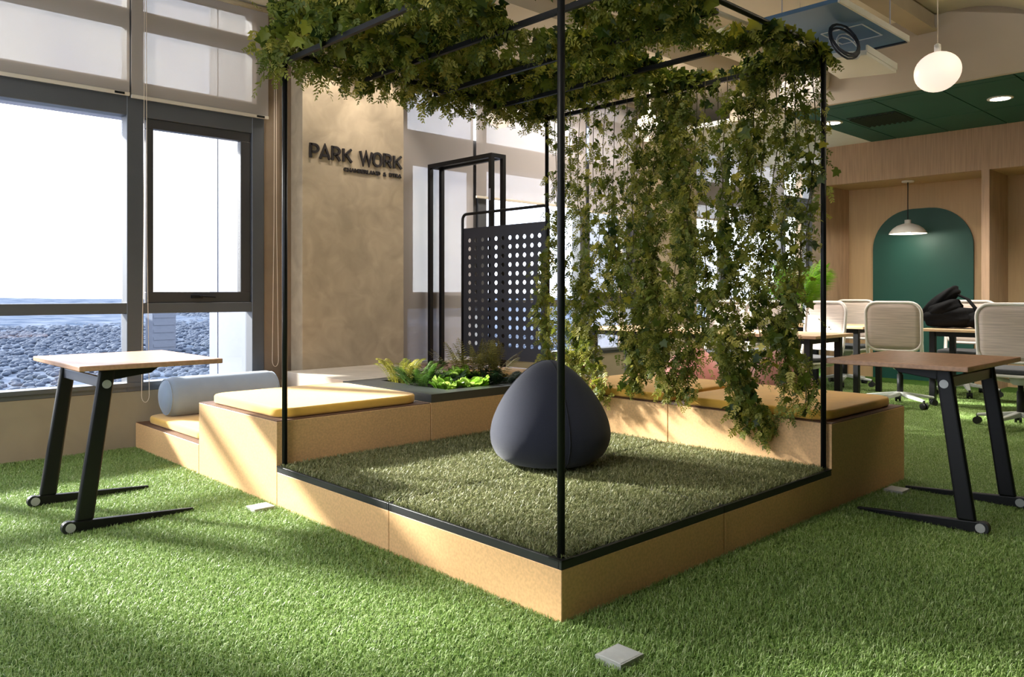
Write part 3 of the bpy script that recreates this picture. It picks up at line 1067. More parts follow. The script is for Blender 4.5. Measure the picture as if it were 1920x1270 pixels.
# ------------------------------------------------------------------ roller blinds
def blind(name, label, x0, x1, zb, m='blind', ch=None, group='grey roller blinds'):
    t = thing(name, label, 'blind', ((x0 + x1) / 2, YW - .045, 3.33), 0, group)
    w = (x1 - x0) / 2
    MB().box(-w, w, -.0008, .0008, zb - 3.33, 0).build('fabric', M[m], t)
    MB().box(-w, w, -.010, .010, zb - 3.33 - .024, zb - 3.33).build('bottom_bar', M['bar'], t, bevel=.003)
    MB().box(w - .10, w - .035, -.012, -.009, zb - 3.33 - .020, zb - 3.33 - .004).build('bar_clip', M['black_metal'], t)
    r = MB().tube([(-w, 0, .0), (w, 0, .0)], .022, 12)
    r.build('roller', M['bar'], t, smooth=True)
    if ch:
        cx, zc = ch
        cx -= (x0 + x1) / 2
        p = [(cx - .006, -.03, 0), (cx - .012, -.03, (zc - 3.33) * .6)]
        q = [(cx + .006, -.03, 0), (cx + .010, -.03, (zc - 3.33) * .6)]
        lo = [(cx + cos(a_) * .026, -.03, zc - 3.33 + .05 + sin(a_) * .05) for a_ in [pi + pi * i / 8 for i in range(9)]]
        MB().tube(p + lo + q[::-1], .0022, 5).build('chain', M['cord'], t, smooth=True)
    return t


blind('roller_blind', 'wide blind raised high over the big left window', -1.60, -.052, 2.505, ch=(.045, .33))
blind('roller_blind', 'narrower blind raised over the opening window left of the lettered column', -.040, .985, 2.495, ch=(1.03, .52))
blind('roller_blind', 'blind drawn right down beside the lettered column', 2.195, 3.115, .46, 'blind_dense')
blind('roller_blind', 'half raised blind behind the black rack', 3.155, 4.77, 2.055, 'blind_dense')
blind('roller_blind', 'half raised blind seen through the left part of the ivy curtain', 4.83, 5.74, 2.03, 'blind_dense')
blind('roller_blind', 'half raised blind past the second column, behind the ivy', 6.82, 7.75, 2.10, 'blind_dense')
blind('roller_blind', 'furthest half raised blind, beside the corridor', 7.80, 9.30, 2.10, 'blind_dense')

# ------------------------------------------------------------------ lettering on the column
sg = thing('wall_sign', 'raised black lettering on the plastered column face', 'sign', (1.70, 3.9295, 2.2))


def glyph(ch):
    """strokes of a letter in a unit-high box: lists of points (x, z)"""
    arc = lambda cx, cz, rx, rz, a0, a1, n=10: [(cx + cos(radians(a0 + (a1 - a0) * i / n)) * rx, cz + sin(radians(a0 + (a1 - a0) * i / n)) * rz) for i in range(n + 1)]
    w = .62
    if ch == 'P':
        return w, [[(.06, 0), (.06, 1.085)], [(.06, 1), (.30, 1)] + arc(.30, .72, .28, .28, 90, -90) + [(.06, .44)]]
    if ch == 'R':
        return w, [[(.06, 0), (.06, 1.085)], [(.06, 1), (.30, 1)] + arc(.30, .73, .27, .27, 90, -90) + [(.06, .46)], [(.32, .46), (.60, 0)]]
    if ch == 'A':
        return .70, [[(.02, 0), (.35, 1), (.68, 0)], [(.14, .27), (.56, .27)]]
    if ch == 'K':
        return .64, [[(.06, 0), (.06, 1)], [(.60, 1), (.08, .42)], [(.22, .58), (.62, 0)]]
    if ch == 'W':
        return .96, [[(.02, 1), (.25, 0), (.48, .95), (.71, 0), (.94, 1)]]
    if ch == 'O':
        return .66, [[(.04, .32), (.04, .68)] + arc(.33, .70, .29, .30, 180, 0) + [(.62, .32)] + arc(.33, .30, .29, .30, 0, -180)]


def ribbon(mb, pts, hw, depth, sx, sz, ox, oz):
    pts = [Vector((x * sx + ox, z * sz + oz)) for x, z in pts]
    pts = [p for i, p in enumerate(pts) if i == 0 or (p - pts[i - 1]).length > 1e-5]
    n = len(pts)
    L, R_ = [], []
    for i, p in enumerate(pts):
        d0 = (p - pts[i - 1]).normalized() if i else None
        d1 = (pts[i + 1] - p).normalized() if i < n - 1 else None
        d = ((d0 or d1) + (d1 or d0))
        d = d.normalized() if d.length > 1e-6 else (d0 or d1)
        nn = Vector((-d.y, d.x))
        k = 1.0
        if d0 and d1:
            k = 1 / max(.45, nn.dot(Vector((-d0.y, d0.x))))
        L.append(p + nn * hw * k)
        R_.append(p - nn * hw * k)
    for i in range(n - 1):
        a_, b_, c_, d_ = L[i], L[i + 1], R_[i + 1], R_[i]
        mb.hexa([(a_.x, -depth, a_.y), (b_.x, -depth, b_.y), (c_.x, -depth, c_.y), (d_.x, -depth, d_.y),
                 (a_.x, 0, a_.y), (b_.x, 0, b_.y), (c_.x, 0, c_.y), (d_.x, 0, d_.y)])


for ch, x0, x1 in (('P', 1.263, 1.344), ('A', 1.352, 1.446), ('R', 1.461, 1.541), ('K', 1.563, 1.652), ('W', 1.731, 1.852), ('O', 1.862, 1.948), ('R', 1.966, 2.049), ('K', 2.068, 2.158)):
    w_, st = glyph(ch)
    g_ = MB()
    for p in st:
        ribbon(g_, p, .0095, .016, (x1 - x0) / w_, .108, x0 - 1.70, -.012)
    g_.build('letter', M['sign'], sg)
# the small second line
tx = bpy.data.curves.new('small_line', 'FONT')
tx.body = 'CHAMBERLAND  &  DTRA'
tx.size = .046
tx.extrude = .006
tx.offset = .0013
to = bpy.data.objects.new('small_line', tx)
COL.objects.link(to)
bpy.context.view_layer.update()
dg_ = bpy.context.evaluated_depsgraph_get()
tm = bpy.data.meshes.new_from_object(to.evaluated_get(dg_))
bpy.data.objects.remove(to)
xs = [v.co.x for v in tm.vertices]
kx = (2.158 - 1.575) / (max(xs) - min(xs))
for v in tm.vertices:
    x, y, z = v.co
    v.co = ((x - min(xs)) * kx + 1.575 - 1.70, -.004 - z, y - .090)
tm.materials.clear()
tm.materials.append(M['sign'])
so_ = bpy.data.objects.new('small_line', tm)
COL.objects.link(so_)
so_.parent = sg
tag(so_, kind='stuff')

# ------------------------------------------------------------------ lamps
def globe(label, loc, r=.150, top=3.6):
    t = thing('globe_pendant', label, 'lamp', loc, 0, 'opal globe pendants')
    m = MB().lathe([(sin(pi * i / 16) * r, -cos(pi * i / 16) * r * .94) for i in range(17)], 28)
    m.v = [(x * (1 + .10 * z / r), y, z + .16 * x) for x, y, z in m.v]
    m.build('globe', M['globe'], t, smooth=True)
    MB().tube([(0, 0, r * .93), (0, 0, top - loc[2])], .004, 6).build('cord', M['cord'], t)
    MB().lathe([(.022, r * .92), (.022, r * .92 + .05), (.008, r * .92 + .06)], 12).build('cap', M['white_metal'], t, smooth=True)
    return t


globe('clear-standing globe pendant at the upper right, in front of the beige bulkhead', (4.10, .20, 2.662), .152)
globe('globe pendant half hidden by ivy beside the right black post', (3.97, 1.155, 2.69), .152)
globe('globe pendant hanging below the ivy canopy in front of the blinds', (2.787, 3.30, 2.685), .148, 3.35)
globe('small far globe pendant seen through the ivy curtain', (4.55, 3.03, 2.76), .150, 3.35)

pt = thing('dome_pendant', 'white dome pendant lamp in front of the green arch', 'lamp', (8.30, 1.93, 1.86))
m = MB()
prof = [(.212, -.03), (.205, -.01), (.17, .035), (.12, .07), (.06, .092), (.038, .098), (.036, .14), (.0, .145)]
m.lathe(prof, 32, caps=False).build('shade', M['white_metal'], pt, smooth=True)
MB().lathe([(0, -.025), (.03, -.02), (.045, .01), (.03, .05), (0, .07)], 16).build('bulb', M['led'], pt, smooth=True)
MB().tube([(0, 0, .14), (0, 0, .62)], .006, 8).build('cord', M['black_metal'], pt)
MB().lathe([(.07, .60), (.07, .622), (.0, .623)], 20).build('ceiling_rose', M['white_metal'], pt, smooth=True)

for i, (x, y, lab) in enumerate(((6.65, .49, 'round downlight in the green ceiling, upper right'), (6.55, 2.08, 'round downlight beside the right black post, at the green ceiling edge'),
                                 (6.65, -1.2, 'round downlight further along the green ceiling'))):
    t = thing('downlight', lab, 'downlight', (x, y, 2.962), 0, 'downlights in the green ceiling')
    MB().lathe([(.085, -.012), (.11, -.010), (.112, 0), (.085, 0)], 24, caps=False).build('rim', M['white_metal'], t, smooth=True)
    MB().lathe([(0, -.009), (.086, -.009), (.086, -.004), (0, -.004)], 24).build('diffuser', M['led'], t)
vt = thing('ceiling_vent', 'dark square air vent in the green ceiling', 'vent', (6.74, 1.64, 2.962))
MB().box(-.27, .27, -.25, .25, -.006, 0).build('backing', M['joint'], vt)
for i in range(9):
    MB().hexa([(-.26, -.24 + i * .054, -.010), (.26, -.24 + i * .054, -.010), (.26, -.215 + i * .054, -.030), (-.26, -.215 + i * .054, -.030),
               (-.26, -.236 + i * .054, -.006), (.26, -.236 + i * .054, -.006), (.26, -.211 + i * .054, -.026), (-.26, -.211 + i * .054, -.026)]).build('slat', M['joint'], vt)

# blue service unit, access lid, cable coils, small speaker
bu = thing('service_unit', 'blue sheet metal unit hanging below the ceiling, upper right', 'air unit', (3.82, .79, 3.02))
MB().box(-.60, .58, -.28, .30, 0, .03).build('tray', M['blue_panel'], bu, bevel=.004)
for q in ((-.61, .59, -.29, -.275), (-.61, .59, .295, .31)):
    MB().box(q[0], q[1], q[2], q[3], -.008, .036).build('rim', M['white_metal'], bu)
MB().box(.575, .60, -.27, .29, -.012, .04).build('end_rim', M['cable_black'], bu)
for x in (-.45, .45):
    for y in (-.2, .2):
        MB().tube([(x, y, .03), (x, y, .58)], .005, 6).build('hanger_rod', M['silver'], bu)
mk = MB()
for a_, b_ in (((-.05, -.20), (.30, -.20)), ((.30, -.20), (.30, .10)), ((.30, .10), (-.05, .10)), ((-.05, .10), (-.05, -.20))):
    mk.bar((a_[0], a_[1], -.002), (b_[0], b_[1], -.002), .012, .004)
mk.build('panel_outline', M['cable_white'], bu)


def coil(name, label, loc, r, rc, m, turns, group=None):
    rnd = random.Random(int(r * 1000) + turns)
    pts = []
    for i in range(turns * 18):
        a_ = 2 * pi * i / 18
        k = 1 + .16 * sin(a_ * .37 + turns) + rnd.uniform(-.02, .02)
        pts.append((cos(a_) * r * k, sin(a_) * r * .45, sin(a_ + .5) * r * k * .85))
    o = MB().tube(pts, rc, 6).build(name, m, None, smooth=True, loc=loc)
    tag(o, label, 'cable', group)
    return o


coil('cable_coil', 'black coil of cable hanging below the blue unit', (3.55, .62, 2.86), .16, .007, M['cable_black'], 4)
coil('cable_coil', 'thin white loop of cable hanging below the blue unit', (3.66, .64, 2.84), .13, .0045, M['cable_white'], 2)
ld = thing('access_lid', 'white tray under the blue unit', 'tray', (4.15, .80, 2.84), 0)
MB().hexa([(-.28, -.20, -.02), (.22, -.22, -.06), (.22, .22, -.02), (-.28, .22, .03), (-.28, -.20, .02), (.22, -.22, -.02), (.22, .22, .02), (-.28, .22, .07)]).build('panel', M['white_wall'], ld, bevel=.006)
MB().bar((-.28, -.20, .03), (.22, -.22, -.01), .012, .05).build('lip', M['white_wall'], ld)
sp = thing('wall_speaker', 'small beige speaker on the bulkhead beside the right post', 'speaker', (5.66, 1.78, 3.20))
MB().lathe([(0, -.09), (.05, -.088), (.075, -.06), (.08, .03), (.06, .08), (0, .085)], 20).build('body', M['bulkhead'], sp, smooth=True)
MB().bar((0, 0, .05), (.085, 0, .14), .03, .03).build('bracket', M['bulkhead'], sp)
rc_ = thing('sprinkler_pipe', 'beige pipe with a red end cap behind the right canopy corner', 'pipe', (3.05, 1.02, 2.92))
MB().tube([(-.5, .10, .06), (.10, -.02, 0)], .018, 10).build('pipe', M['ceiling'], rc_, smooth=True)
MB().tube([(.08, -.016, 0), (.135, -.027, -.003)], .026, 12).build('cap', M['red'], rc_, smooth=True)

for (x, y, lab) in ((-.066, -.297, 'square steel floor box in the grass nearest the camera'), (-.088, 2.0, 'square steel floor box in the grass beside the tall left block'), (2.622, -.08, 'square steel floor box by the right table feet')):
    t = thing('floor_box', lab, 'floor box', (x, y, 0), 0, 'steel floor boxes')
    MB().box(-.05, .05, -.045, .045, 0.0, .0225).build('lid', M['floor_box'], t, bevel=.003)
    MB().box(-.054, .054, -.049, .049, 0.0, .0215).build('rim', M['hub'], t)


# ------------------------------------------------------------------ office chairs, desks, backpack
def make_chair(label, loc, rotz):
    """sitter faces local +x"""
    t = thing('office_chair', label, 'chair', loc, rotz, 'pale office chairs')
    loop = []
    for y, z in [(a_, b_) for a_, b_ in rrect(-.245, .245, .545, 1.0, .10, 5)]:
        loop.append((-.235 - .10 * (z - .55) + .18 * (y * y) - 0.0, y * (1 - .10 * max(0, .75 - z)), z))
    fo = MB().tube(loop, .0145, 8, True).build('back_frame', M['chair_white'], t, smooth=True)
    n1, n2 = 10, 10
    V, F = [], []
    for i in range(n1 + 1):
        for j in range(n2 + 1):
            z = .555 + .435 * i / n1
            lim = .236
            if z > .90:
                q = (z - .90) / .10
                lim -= .10 * (1 - math.sqrt(max(0, 1 - min(1, q) ** 2)))
            if z < .645:
                q = (.645 - z) / .10
                lim -= .10 * (1 - math.sqrt(max(0, 1 - min(1, q) ** 2)))
            y = lim * (2 * j / n2 - 1) * (1 - .10 * max(0, .75 - z))
            V.append((-.235 - .10 * (z - .55) + .18 * y * y, y, z))
    for i in range(n1):
        for j in range(n2):
            q = i * (n2 + 1) + j
            F.append((q, q + 1, q + n2 + 2, q + n2 + 1))
    bk = MB().add(V, F).build('backrest', M['chair_mesh'], t, smooth=True)
    sd_ = bk.modifiers.new('thick', 'SOLIDIFY')
    sd_.thickness = .006
    for sgn in (-1, 1):
        MB().tube([(-.235, sgn * .238, .72), (-.225, sgn * .240, .58), (-.19, sgn * .235, .47), (-.12, sgn * .19, .41), (-.02, sgn * .07, .375)],
                  [.013, .017, .019, .018, .016], 8).build('side_arm', M['chair_white'], t, smooth=True)
    P = rrect(-.22, .25, -.24, .24, .09, 6)
    MB().prism(P, .445, .485).build('seat', M['chair_seat'], t, bevel=.014, seg=3)
    MB().prism(rrect(-.225, .235, -.235, .235, .09, 6), .420, .444).build('seat_shell', M['chair_white'], t, bevel=.008)
    MB().lathe([(.055, .35), (.075, .37), (.085, .42), (0, .42)], 16).build('mechanism', M['chair_grey'], t, smooth=True)
    MB().lathe([(.028, .10), (.028, .30), (.020, .30), (.020, .37)], 14).build('gas_column', M['caster'], t, smooth=True)
    for q in range(5):
        a_ = 2 * pi * q / 5 + .3
        d = Vector((cos(a_), sin(a_), 0))
        lg = MB().bar(d * .02 + Vector((0, 0, .115)), d * .315 + Vector((0, 0, .078)), .052, .040, w2=.030, h2=.022).build('base_leg', M['chair_grey'], t, bevel=.006)
        c_ = MB()
        s_ = d.cross(Vector((0, 0, 1)))
        p = d * .315
        for k in (-1, 1):
            c_.tube([p + s_ * (k * .008) + Vector((0, 0, .031)), p + s_ * (k * .026) + Vector((0, 0, .031))], .030, 12)
        c_.tube([p + s_ * -.009 + Vector((0, 0, .031)), p + s_ * .009 + Vector((0, 0, .031))], .012, 8)
        c_.tube([p + Vector((0, 0, .045)), p + Vector((0, 0, .085))], .009, 8)
        co = c_.build('caster', M['caster'], t)
        tag(co, kind='stuff')
    return t


ZG = 0.012
ch0 = make_chair('pale chair left of the backpack, its back towards the camera', (6.10, 1.20, ZG), .12)
for (x, y, r_, lab) in ((5.43, .02, .0, 'pale chair cut off by the right edge, its back towards the camera'),
                        (7.42, 2.32, pi, 'pale chair facing the camera right beside the right black post'),
                        (7.42, 1.02, pi + .1, 'pale chair on the far side of the desk behind the backpack'),
                        (5.38, 1.80, pi - .3, 'pale chair behind the right half of the ivy curtain, turned to the window'),
                        (5.40, 2.75, pi + .2, 'pale chair behind the middle of the ivy curtain'),
                        (6.00, 2.45, .2, 'pale chair with its back to the ivy curtain, at the far desk')):
    dup(ch0, (x, y, ZG), r_, lab)


def desk(label, x0, x1, y0, y1):
    cx, cy = (x0 + x1) / 2, (y0 + y1) / 2
    a_, b_ = (x1 - x0) / 2, (y1 - y0) / 2
    t = thing('office_desk', label, 'desk', (cx, cy, .012), 0, 'oak topped office desks')
    MB().box(-a_, a_, -b_, b_, .712, .738).build('desk_top', M['desk_oak'], t, bevel=.003)
    for sx in (-1, 1):
        for sy in (-1, 1):
            MB().box(sx * (a_ - .075) - .027, sx * (a_ - .075) + .027, sy * (b_ - .10) - .027, sy * (b_ - .10) + .027, 0, .711).build('leg', M['black_metal'], t, bevel=.003)
    for sx in (-1, 1):
        MB().box(sx * (a_ - .075) - .018, sx * (a_ - .075) + .018, -b_ + .13, b_ - .13, .665, .711).build('side_rail', M['black_metal'], t)
    for sy in (-1, 1):
        MB().box(-a_ + .10, a_ - .10, sy * (b_ - .10) - .018, sy * (b_ - .10) + .018, .665, .711).build('end_rail', M['black_metal'], t)
    return t


desk('oak desk under the black backpack', 6.40, 7.12, -.55, 1.13)
desk('oak desk with its end beside the right black post, in front of the alcove', 6.40, 7.12, 1.68, 2.60)
desk('oak desk just behind the pink poufs, partly behind the ivy', 4.29, 5.00, 1.18, 2.55)
desk('oak desk behind the ivy curtain, nearest the window', 4.29, 5.00, 2.60, 3.70)

bp = thing('backpack', 'slumped black backpack with looped straps lying on the oak desk', 'backpack', (6.74, .95, .750), 0)
sph = bmesh.new()
bmesh.ops.create_cube(sph, size=1.0)
bmesh.ops.subdivide_edges(sph, edges=sph.edges[:], cuts=7, use_grid_fill=True)


def blob(name, cx, cy, cz, sx, sy, sz, pw, tilt, seed, material):
    V = []
    r_ = random.Random(seed)
    ph = [r_.uniform(0, 6) for _ in range(6)]
    for v in sph.verts:
        p = Vector(v.co) * 2
        n_ = (abs(p.x) ** pw + abs(p.y) ** pw + abs(p.z) ** pw) ** (1 / pw)
        p = p / n_
        w = 1 + .06 * sin(p.x * 4 + ph[0]) * cos(p.y * 5 + ph[1]) + .05 * sin(p.z * 6 + ph[2] + p.y * 3)
        p = Vector((p.x * sx * w, p.y * sy * w, p.z * sz * w))
        p.rotate(Euler((tilt, 0, 0)))
        V.append((p.x + cx, p.y + cy, p.z + cz))
    F = [[v.index for v in f.verts] for f in sph.faces]
    return MB().add(V, F).build(name, material, bp, smooth=True)


blob('main_body', 0, -.02, .106, .17, .25, .102, 3.2, 0, 1, M['bag'])
blob('front_pocket', -.05, .04, .195, .13, .15, .075, 2.8, -.35, 2, M['bag'])
blob('top_flap', 0, .11, .245, .13, .235, .062, 3.0, -.75, 3, M['bag'])
blob('side_end', -.02, -.235, .085, .13, .075, .080, 2.6, 0, 4, M['bag'])
MB().tube([(0, .02, .32), (.0, -.06, .335), (-.02, -.16, .29), (-.03, -.23, .20), (-.03, -.25, .12)], .026, 8, sx=1.3, sy=.5).build('shoulder_strap', M['bag'], bp, smooth=True)
MB().tube([(-.06, .05, .25), (-.09, -.04, .235), (-.10, -.12, .19), (-.09, -.20, .11)], .024, 8, sx=1.3, sy=.45).build('shoulder_strap', M['bag'], bp, smooth=True)
MB().tube([(-.02, -.20, .14), (-.03, -.25, .19), (-.03, -.28, .21), (-.03, -.29, .16), (-.02, -.28, .10)], .014, 7).build('grab_handle', M['bag'], bp, smooth=True)
sph.free()


# ------------------------------------------------------------------ plants
def frond(length, droop, nl, ll, lw, rise=1.0, seed=0):
    """an arching frond in the local x-z plane with paired leaflets; returns verts, faces"""
    r_ = random.Random(seed)
    V, F = [], []
    pts = []
    for i in range(9):
        u = i / 8
        pts.append(Vector((length * u * (1 - .15 * u), 0, length * rise * (u - droop * u * u))))
    for i in range(8):
        a_, b_ = pts[i], pts[i + 1]
        n = len(V)
        hw = .006 * length + .0008
        V += [a_ + Vector((0, hw, 0)), a_ - Vector((0, hw, 0)), b_ - Vector((0, hw * .8, 0)), b_ + Vector((0, hw * .8, 0))]
        F += [(n, n + 1, n + 2), (n, n + 2, n + 3)]
    for k in range(nl):
        u = .12 + .86 * k / max(1, nl - 1)
        f = u * 8
        i = min(7, int(f))
        p = pts[i].lerp(pts[i + 1], f - i)
        d = (pts[i + 1] - pts[i]).normalized()
        L = ll * (math.sin(pi * (.15 + .8 * u)) ** .7) * r_.uniform(.85, 1.1)
        for s_ in (-1, 1):
            dr = (d * .55 + Vector((0, s_, -.25))).normalized()
            sd2 = dr.cross(Vector((0, 0, 1))).normalized() * lw * L / 2
            n = len(V)
            V += [p, p + dr * L * .45 + sd2, p + dr * L - Vector((0, 0, L * .12)), p + dr * L * .45 - sd2]
            F += [(n, n + 1, n + 2), (n, n + 2, n + 3)]
    return [tuple(v) for v in V], F


def frond_mesh(name, args, material):
    V, F = frond(*args)
    me = bpy.data.meshes.new(name)
    me.from_pydata(V, [], F)
    me.materials.append(material)
    return me


def part_of(parent, name, mesh, loc, rot, scale=1.0):
    o = bpy.data.objects.new(name, mesh)
    COL.objects.link(o)
    o.parent = parent
    o.location = loc
    o.rotation_euler = rot
    o.scale = (scale,) * 3
    return o


def tuft(name, label, cat, loc, mesh, n, spread, base_r, seed, group=None, smin=.7, part='frond', wob=.25):
    r_ = random.Random(seed)
    t = thing(name, label, cat, loc, 0, group)
    for k in range(n):
        a_ = 2 * pi * k / n + r_.uniform(-.3, .3)
        rr_ = base_r * math.sqrt(r_.random())
        part_of(t, part, mesh, (cos(a_) * rr_, sin(a_) * rr_, 0), (r_.uniform(-wob, wob), r_.uniform(-spread, spread * .3), a_), r_.uniform(smin, 1.05))
    return t


me_fern = frond_mesh('fern_frond', (.17, .5, 16, .042, .30, 1.5, 1), M['fern'])
me_gold = frond_mesh('golden_frond', (.16, .55, 18, .034, .40, 2.3, 2), M['fern_gold'])
me_brnz = frond_mesh('bronze_frond', (.23, .35, 16, .050, .30, 1.7, 3), M['fern_brown'])
me_dark = frond_mesh('dark_frond', (.13, .45, 10, .052, .52, 1.2, 4), M['fern_dark'])


def lettuce_mesh():
    V, F = [], []
    n1, n2 = 6, 7
    for i in range(n1 + 1):
        u = i / n1
        for j in range(n2 + 1):
            v = 2 * j / n2 - 1
            w = .035 * math.sin(pi * min(1, .12 + .86 * u)) ** .8
            V.append((.085 * u, v * w, .075 * u * (1.1 - .55 * u) + .010 * sin(j * 2.4 + u * 5) * u + .012 * v * v))
    for i in range(n1):
        for j in range(n2):
            q = i * (n2 + 1) + j
            F.append((q, q + 1, q + n2 + 2, q + n2 + 1))
    me = bpy.data.meshes.new('lettuce_leaf')
    me.from_pydata(V, [], F)
    me.polygons.foreach_set('use_smooth', [True] * len(F))
    me.materials.append(M['lime'])
    return me


me_let = lettuce_mesh()
PZ = .462
GP = 'plants in the black slab planter'
tuft('fern', 'golden feathery fern at the left end of the planter', 'plant', (1.30, 2.74, PZ), me_gold, 46, .30, .07, 1, GP)
tuft('fern', 'green fern clump below the golden fern, left front of the planter', 'plant', (1.29, 2.50, PZ), me_fern, 36, .45, .08, 2, GP)
tuft('fern', 'green fern at the back of the planter, before the black rack', 'plant', (1.56, 2.78, PZ), me_fern, 30, .5, .09, 3, GP)
tuft('leafy_plant', 'dark low plant in the middle of the planter', 'plant', (1.50, 2.52, PZ), me_dark, 36, .4, .10, 4, GP)
tuft('leafy_plant', 'dark low plant along the right front edge of the planter', 'plant', (1.78, 2.28, PZ), me_dark, 36, .3, .10, 5, GP)
tuft('fern', 'bronze fern at the right end of the planter, before the screen', 'plant', (1.80, 2.54, PZ), me_brnz, 44, .6, .11, 6, GP)
tuft('fern', 'tall thin bronze fern furthest right in the planter', 'plant', (1.90, 2.42, PZ), me_brnz, 18, .9, .04, 7, GP, .9)
tuft('lettuce_plant', 'bright lime leafy plant at the front edge of the planter, left one', 'plant', (1.34, 2.28, PZ), me_let, 30, .8, .07, 8, GP, .7, 'leaf')
tuft('lettuce_plant', 'bright lime leafy plant at the front edge of the planter, right one', 'plant', (1.53, 2.23, PZ), me_let, 26, .6, .06, 9, GP, .6, 'leaf')
tuft('lettuce_plant', 'lime leafy plant in the middle of the planter', 'plant', (1.64, 2.50, PZ + .03), me_let, 30, 1.0, .06, 10, GP, .9, 'leaf')

pf = tuft('potted_fern', 'small reddish fern in a terracotta pot on the corner block, behind the front black post', 'plant', (2.86, 2.48, BH), me_brnz, 18, 1.0, .03, 11, None, 1.0)
for c in list(pf.children):
    c.location.z = .11
MB().lathe([(0, 0), (.045, 0), (.060, .10), (.066, .10), (.066, .125), (.056, .125), (.052, .105), (0, .105)], 20).build('pot', M['terracotta'], pf, smooth=False)

me_palm = frond_mesh('palm_frond', (.66, .40, 26, .26, .13, 1.35, 5), M['palm'])
pm = tuft('palm', 'bright green palm behind the right black post, next to the alcove', 'plant', (7.26, 2.80, .0), me_palm, 16, .55, .05, 12, None, .75)
for c in list(pm.children):
    c.location.z = .88
MB().lathe([(0, .012), (.16, .012), (.20, .40), (.18, .40), (.17, .36), (0, .36)], 24).build('pot', M['terracotta'], pm, smooth=False)
MB().tube([(0, 0, .35), (.02, 0, .5), (0, .01, .92)], .03, 8).build('trunk', M['stem'], pm, smooth=True)

# ------------------------------------------------------------------ ivy canopy over the pergola
ivy_me = bpy.data.meshes.new('ivy_leaf')
ivy_me.from_pydata(IVY_V, [], IVY_F)
ivy_me.materials.append(M['ivy'])

cn = thing('ivy_canopy', 'dense ivy and fern canopy heaped over the top of the black pergola frame', 'ivy', (1, 1, 2.30))


def canopy_points(n, rng, zlo=.035):
    """points on and between the cross bars, thicker along the rear left rail"""
    x = rng.uniform(-1.04, 1.02, n)
    y = rng.uniform(-1.0, 1.06, n)
    bars = np.array([-.97, -.485, 0, .485, .97])
    near = bars[rng.integers(0, 5, n)]
    use = rng.random(n) < .45
    x = np.where(use, near + rng.normal(0, .06, n), x)
    u = rng.random(n)
    top = .05 + .24 * np.clip((y + .5) / 1.4, 0, 1)
    z = zlo + (top - zlo) * u ** .9
    z += .02 * np.sin(x * 7 + y * 3) + .02 * np.sin(y * 9)
    P = np.stack([x, y, z], 1)
    # gaps left open in the middle
    g = np.sin(x * 5.1 + 1.3) * np.sin(y * 4.3 + .4) + .35 * np.sin(x * 11 + y * 7)
    keep = (g < .22) | (y > .80)
    return P[keep]


rng = np.random.default_rng(21)
P = canopy_points(5200, rng)
V1, F1, T1 = scatter(IVY_V, IVY_F, P, hang_rot(len(P), rng, 1.3), rng.uniform(.035, .075, len(P)), np.clip(rng.normal(.42, .24, len(P)), 0, 1))
o = big_mesh('ivy_mass', V1, F1, M['ivy_mass'], cn, T1)
tag(o, kind='stuff')
P = canopy_points(3600, rng, .01)
edge = np.stack([rng.uniform(-1.1, 1.0, 700), 1.0 + rng.normal(0, .07, 700), rng.uniform(-.06, .14, 700)], 1)
P = np.concatenate([P, edge])
V1, F1, T1 = scatter(SPRAY_V, SPRAY_F, P, hang_rot(len(P), rng, 1.0), rng.uniform(.06, .13, len(P)), np.clip(rng.normal(.45, .28, len(P)), 0, 1))
o = big_mesh('fern_sprays', V1, F1, M['fine'], cn, T1)
tag(o, kind='stuff')
P = canopy_points(440, rng, .03)
# those that show largest hang towards the camera, along the two near rails and the underside
rot = hang_rot(len(P), rng, 1.2)
for i in range(min(270, len(P))):
    m4 = Matrix(rot[i].tolist()).to_4x4()
    o = bpy.data.objects.new('leaf', ivy_me)
    COL.objects.link(o)
    o.parent = cn
    m4 = Matrix.Translation(Vector(P[i]) + Vector((0, 0, -.03))) @ m4 @ Matrix.Scale(random.uniform(.05, .085), 4)
    o.matrix_local = m4

# ------------------------------------------------------------------ hanging strands along the rear right side
ORD = ['nearest', 'second', 'third', 'fourth', 'fifth', 'sixth', 'seventh', 'eighth', 'ninth', 'tenth', 'eleventh', 'twelfth', 'thirteenth', 'fourteenth', 'fifteenth',
       'sixteenth', 'seventeenth', 'eighteenth', 'nineteenth', 'twentieth', 'twenty-first', 'twenty-second', 'twenty-third', 'twenty-fourth', 'twenty-fifth', 'twenty-sixth']
# (y, bottom z, share of ivy, density top, density bottom)
STR = [(.08, .97, .6, .6, .5), (.12, .58, .8, .8, .9), (.18, .50, .5, .4, 1.0), (.22, .85, .4, .35, .6), (.28, .46, .3, .3, 1.1), (.33, .71, .8, .6, .8), (.40, .41, .5, .9, 1.5),
       (.45, .33, .5, 1.1, 2.2), (.51, .37, .8, 1.0, 1.7), (.57, .60, .7, .7, 1.0), (.63, .95, .4, .12, .6), (.71, .51, .3, .12, 1.3), (.77, .83, .5, .5, .9), (.83, .53, .3, 1.2, 1.4),
       (.91, .63, .3, 1.3, 1.4), (.99, .49, .2, 1.0, 1.6), (1.05, .78, .6, .9, 1.4), (1.13, .65, .5, .6, 1.8), (1.19, .50, .4, .4, 1.7), (1.27, .61, .7, .3, 1.5), (1.36, .80, .6, .25, 1.1),
       (1.44, .41, .4, .2, 1.8), (1.53, .52, .5, .25, 1.5), (1.65, .46, .2, .2, 1.8), (1.74, .78, .4, .25, .8), (1.88, .60, .3, .12, 1.9)]
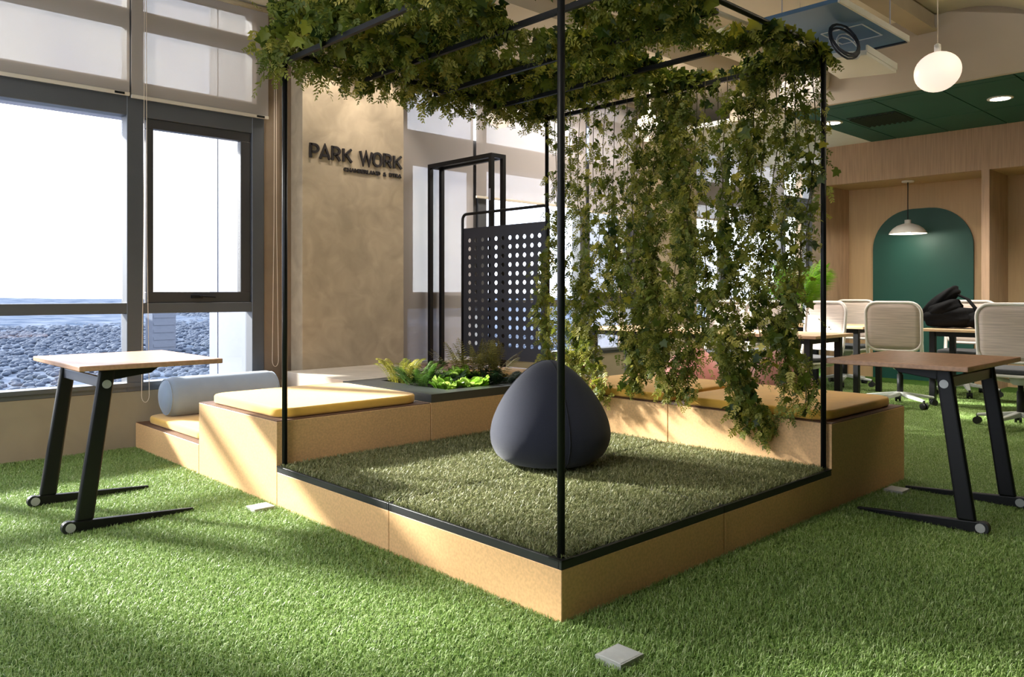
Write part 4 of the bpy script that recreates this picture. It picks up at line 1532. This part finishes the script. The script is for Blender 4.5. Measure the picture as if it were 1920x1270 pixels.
for si, (sy, zb, ivs, dt, db) in enumerate(STR):
    rs = np.random.default_rng(100 + si)
    zt = 2.30
    L = zt - zb
    look = 'dark broad-leaved' if ivs > .55 else ('olive feathery' if ivs < .35 else 'mixed green')
    size = 'long' if zb < .55 else ('short' if zb > .75 else 'mid-length')
    t = thing('hanging_vine', '%s %s vine strand, %s from the right post in the hanging curtain' % (size, look, ORD[si]), 'vine', (1.955, sy, zt), 0, 'vine strands hanging from the rear right rail')
    k = int(L / .05)
    ph = rs.uniform(0, 6, 4)
    ctr = lambda u: np.stack([.035 * np.sin(u * 5 + ph[0]) * u - .03 * u, .045 * np.sin(u * 4 + ph[1]) * u + .02 * np.sin(u * 11 + ph[2]) * u, -u], -1)
    us = np.linspace(0, L, k)
    MB().tube([tuple(p) for p in ctr(us)], .0028, 4).build('stem', M['stem'], t)

    def place(n, jit, low):
        u = rs.random(n * 3) * L
        d = dt + (db - dt) * (u / L)
        u = u[rs.random(n * 3) < d / max(dt, db)][:n]
        p = ctr(u) + rs.normal(0, jit, (len(u), 3)) * np.array([1, 1, .4])
        return p

    # big leaves as parts
    nbig = int(4 + 6 * ivs)
    p = place(nbig, .03, 0)
    rot = hang_rot(len(p), rs, .9)
    for i in range(len(p)):
        o = bpy.data.objects.new('leaf', ivy_me)
        COL.objects.link(o)
        o.parent = t
        o.matrix_local = Matrix.Translation(p[i].tolist()) @ Matrix(rot[i].tolist()).to_4x4() @ Matrix.Scale(float(rs.uniform(.045, .075)), 4)
    mean = (dt + db) / 2
    p = place(int(L * 85 * ivs * mean), .035, 0)
    q = place(int(L * 200 * (1.1 - ivs) * mean), .034, 0)
    V1, F1, T1 = scatter(IVY_V, IVY_F, p, hang_rot(len(p), rs, .9), rs.uniform(.022, .052, len(p)), np.clip(rs.normal(.45, .22, len(p)), 0, 1))
    V2, F2, T2 = scatter(SPRAY_V, SPRAY_F, q, hang_rot(len(q), rs, .75), rs.uniform(.05, .10, len(q)), np.clip(rs.normal(.45, .28, len(q)), 0, 1))
    tag(big_mesh('small_leaves', V1, F1, M['ivy_mass'], t, T1), kind='stuff')
    tag(big_mesh('feathery_sprays', V2, F2, M['fine'], t, T2), kind='stuff')


ll = thing('uplight_housing', 'slim white housing made up for the added uplight, out of view at the right', 'lamp', (3.9, -1.5, 2.93))  # lamp body made up to go with the added uplight
MB().box(-1.2, 1.2, -.06, .06, 0, .045).build('housing', M['white_metal'], ll)
for x in (-1.0, 1.0):
    MB().tube([(x, 0, .045), (x, 0, .55)], .003, 5).build('cord', M['cord'], ll)
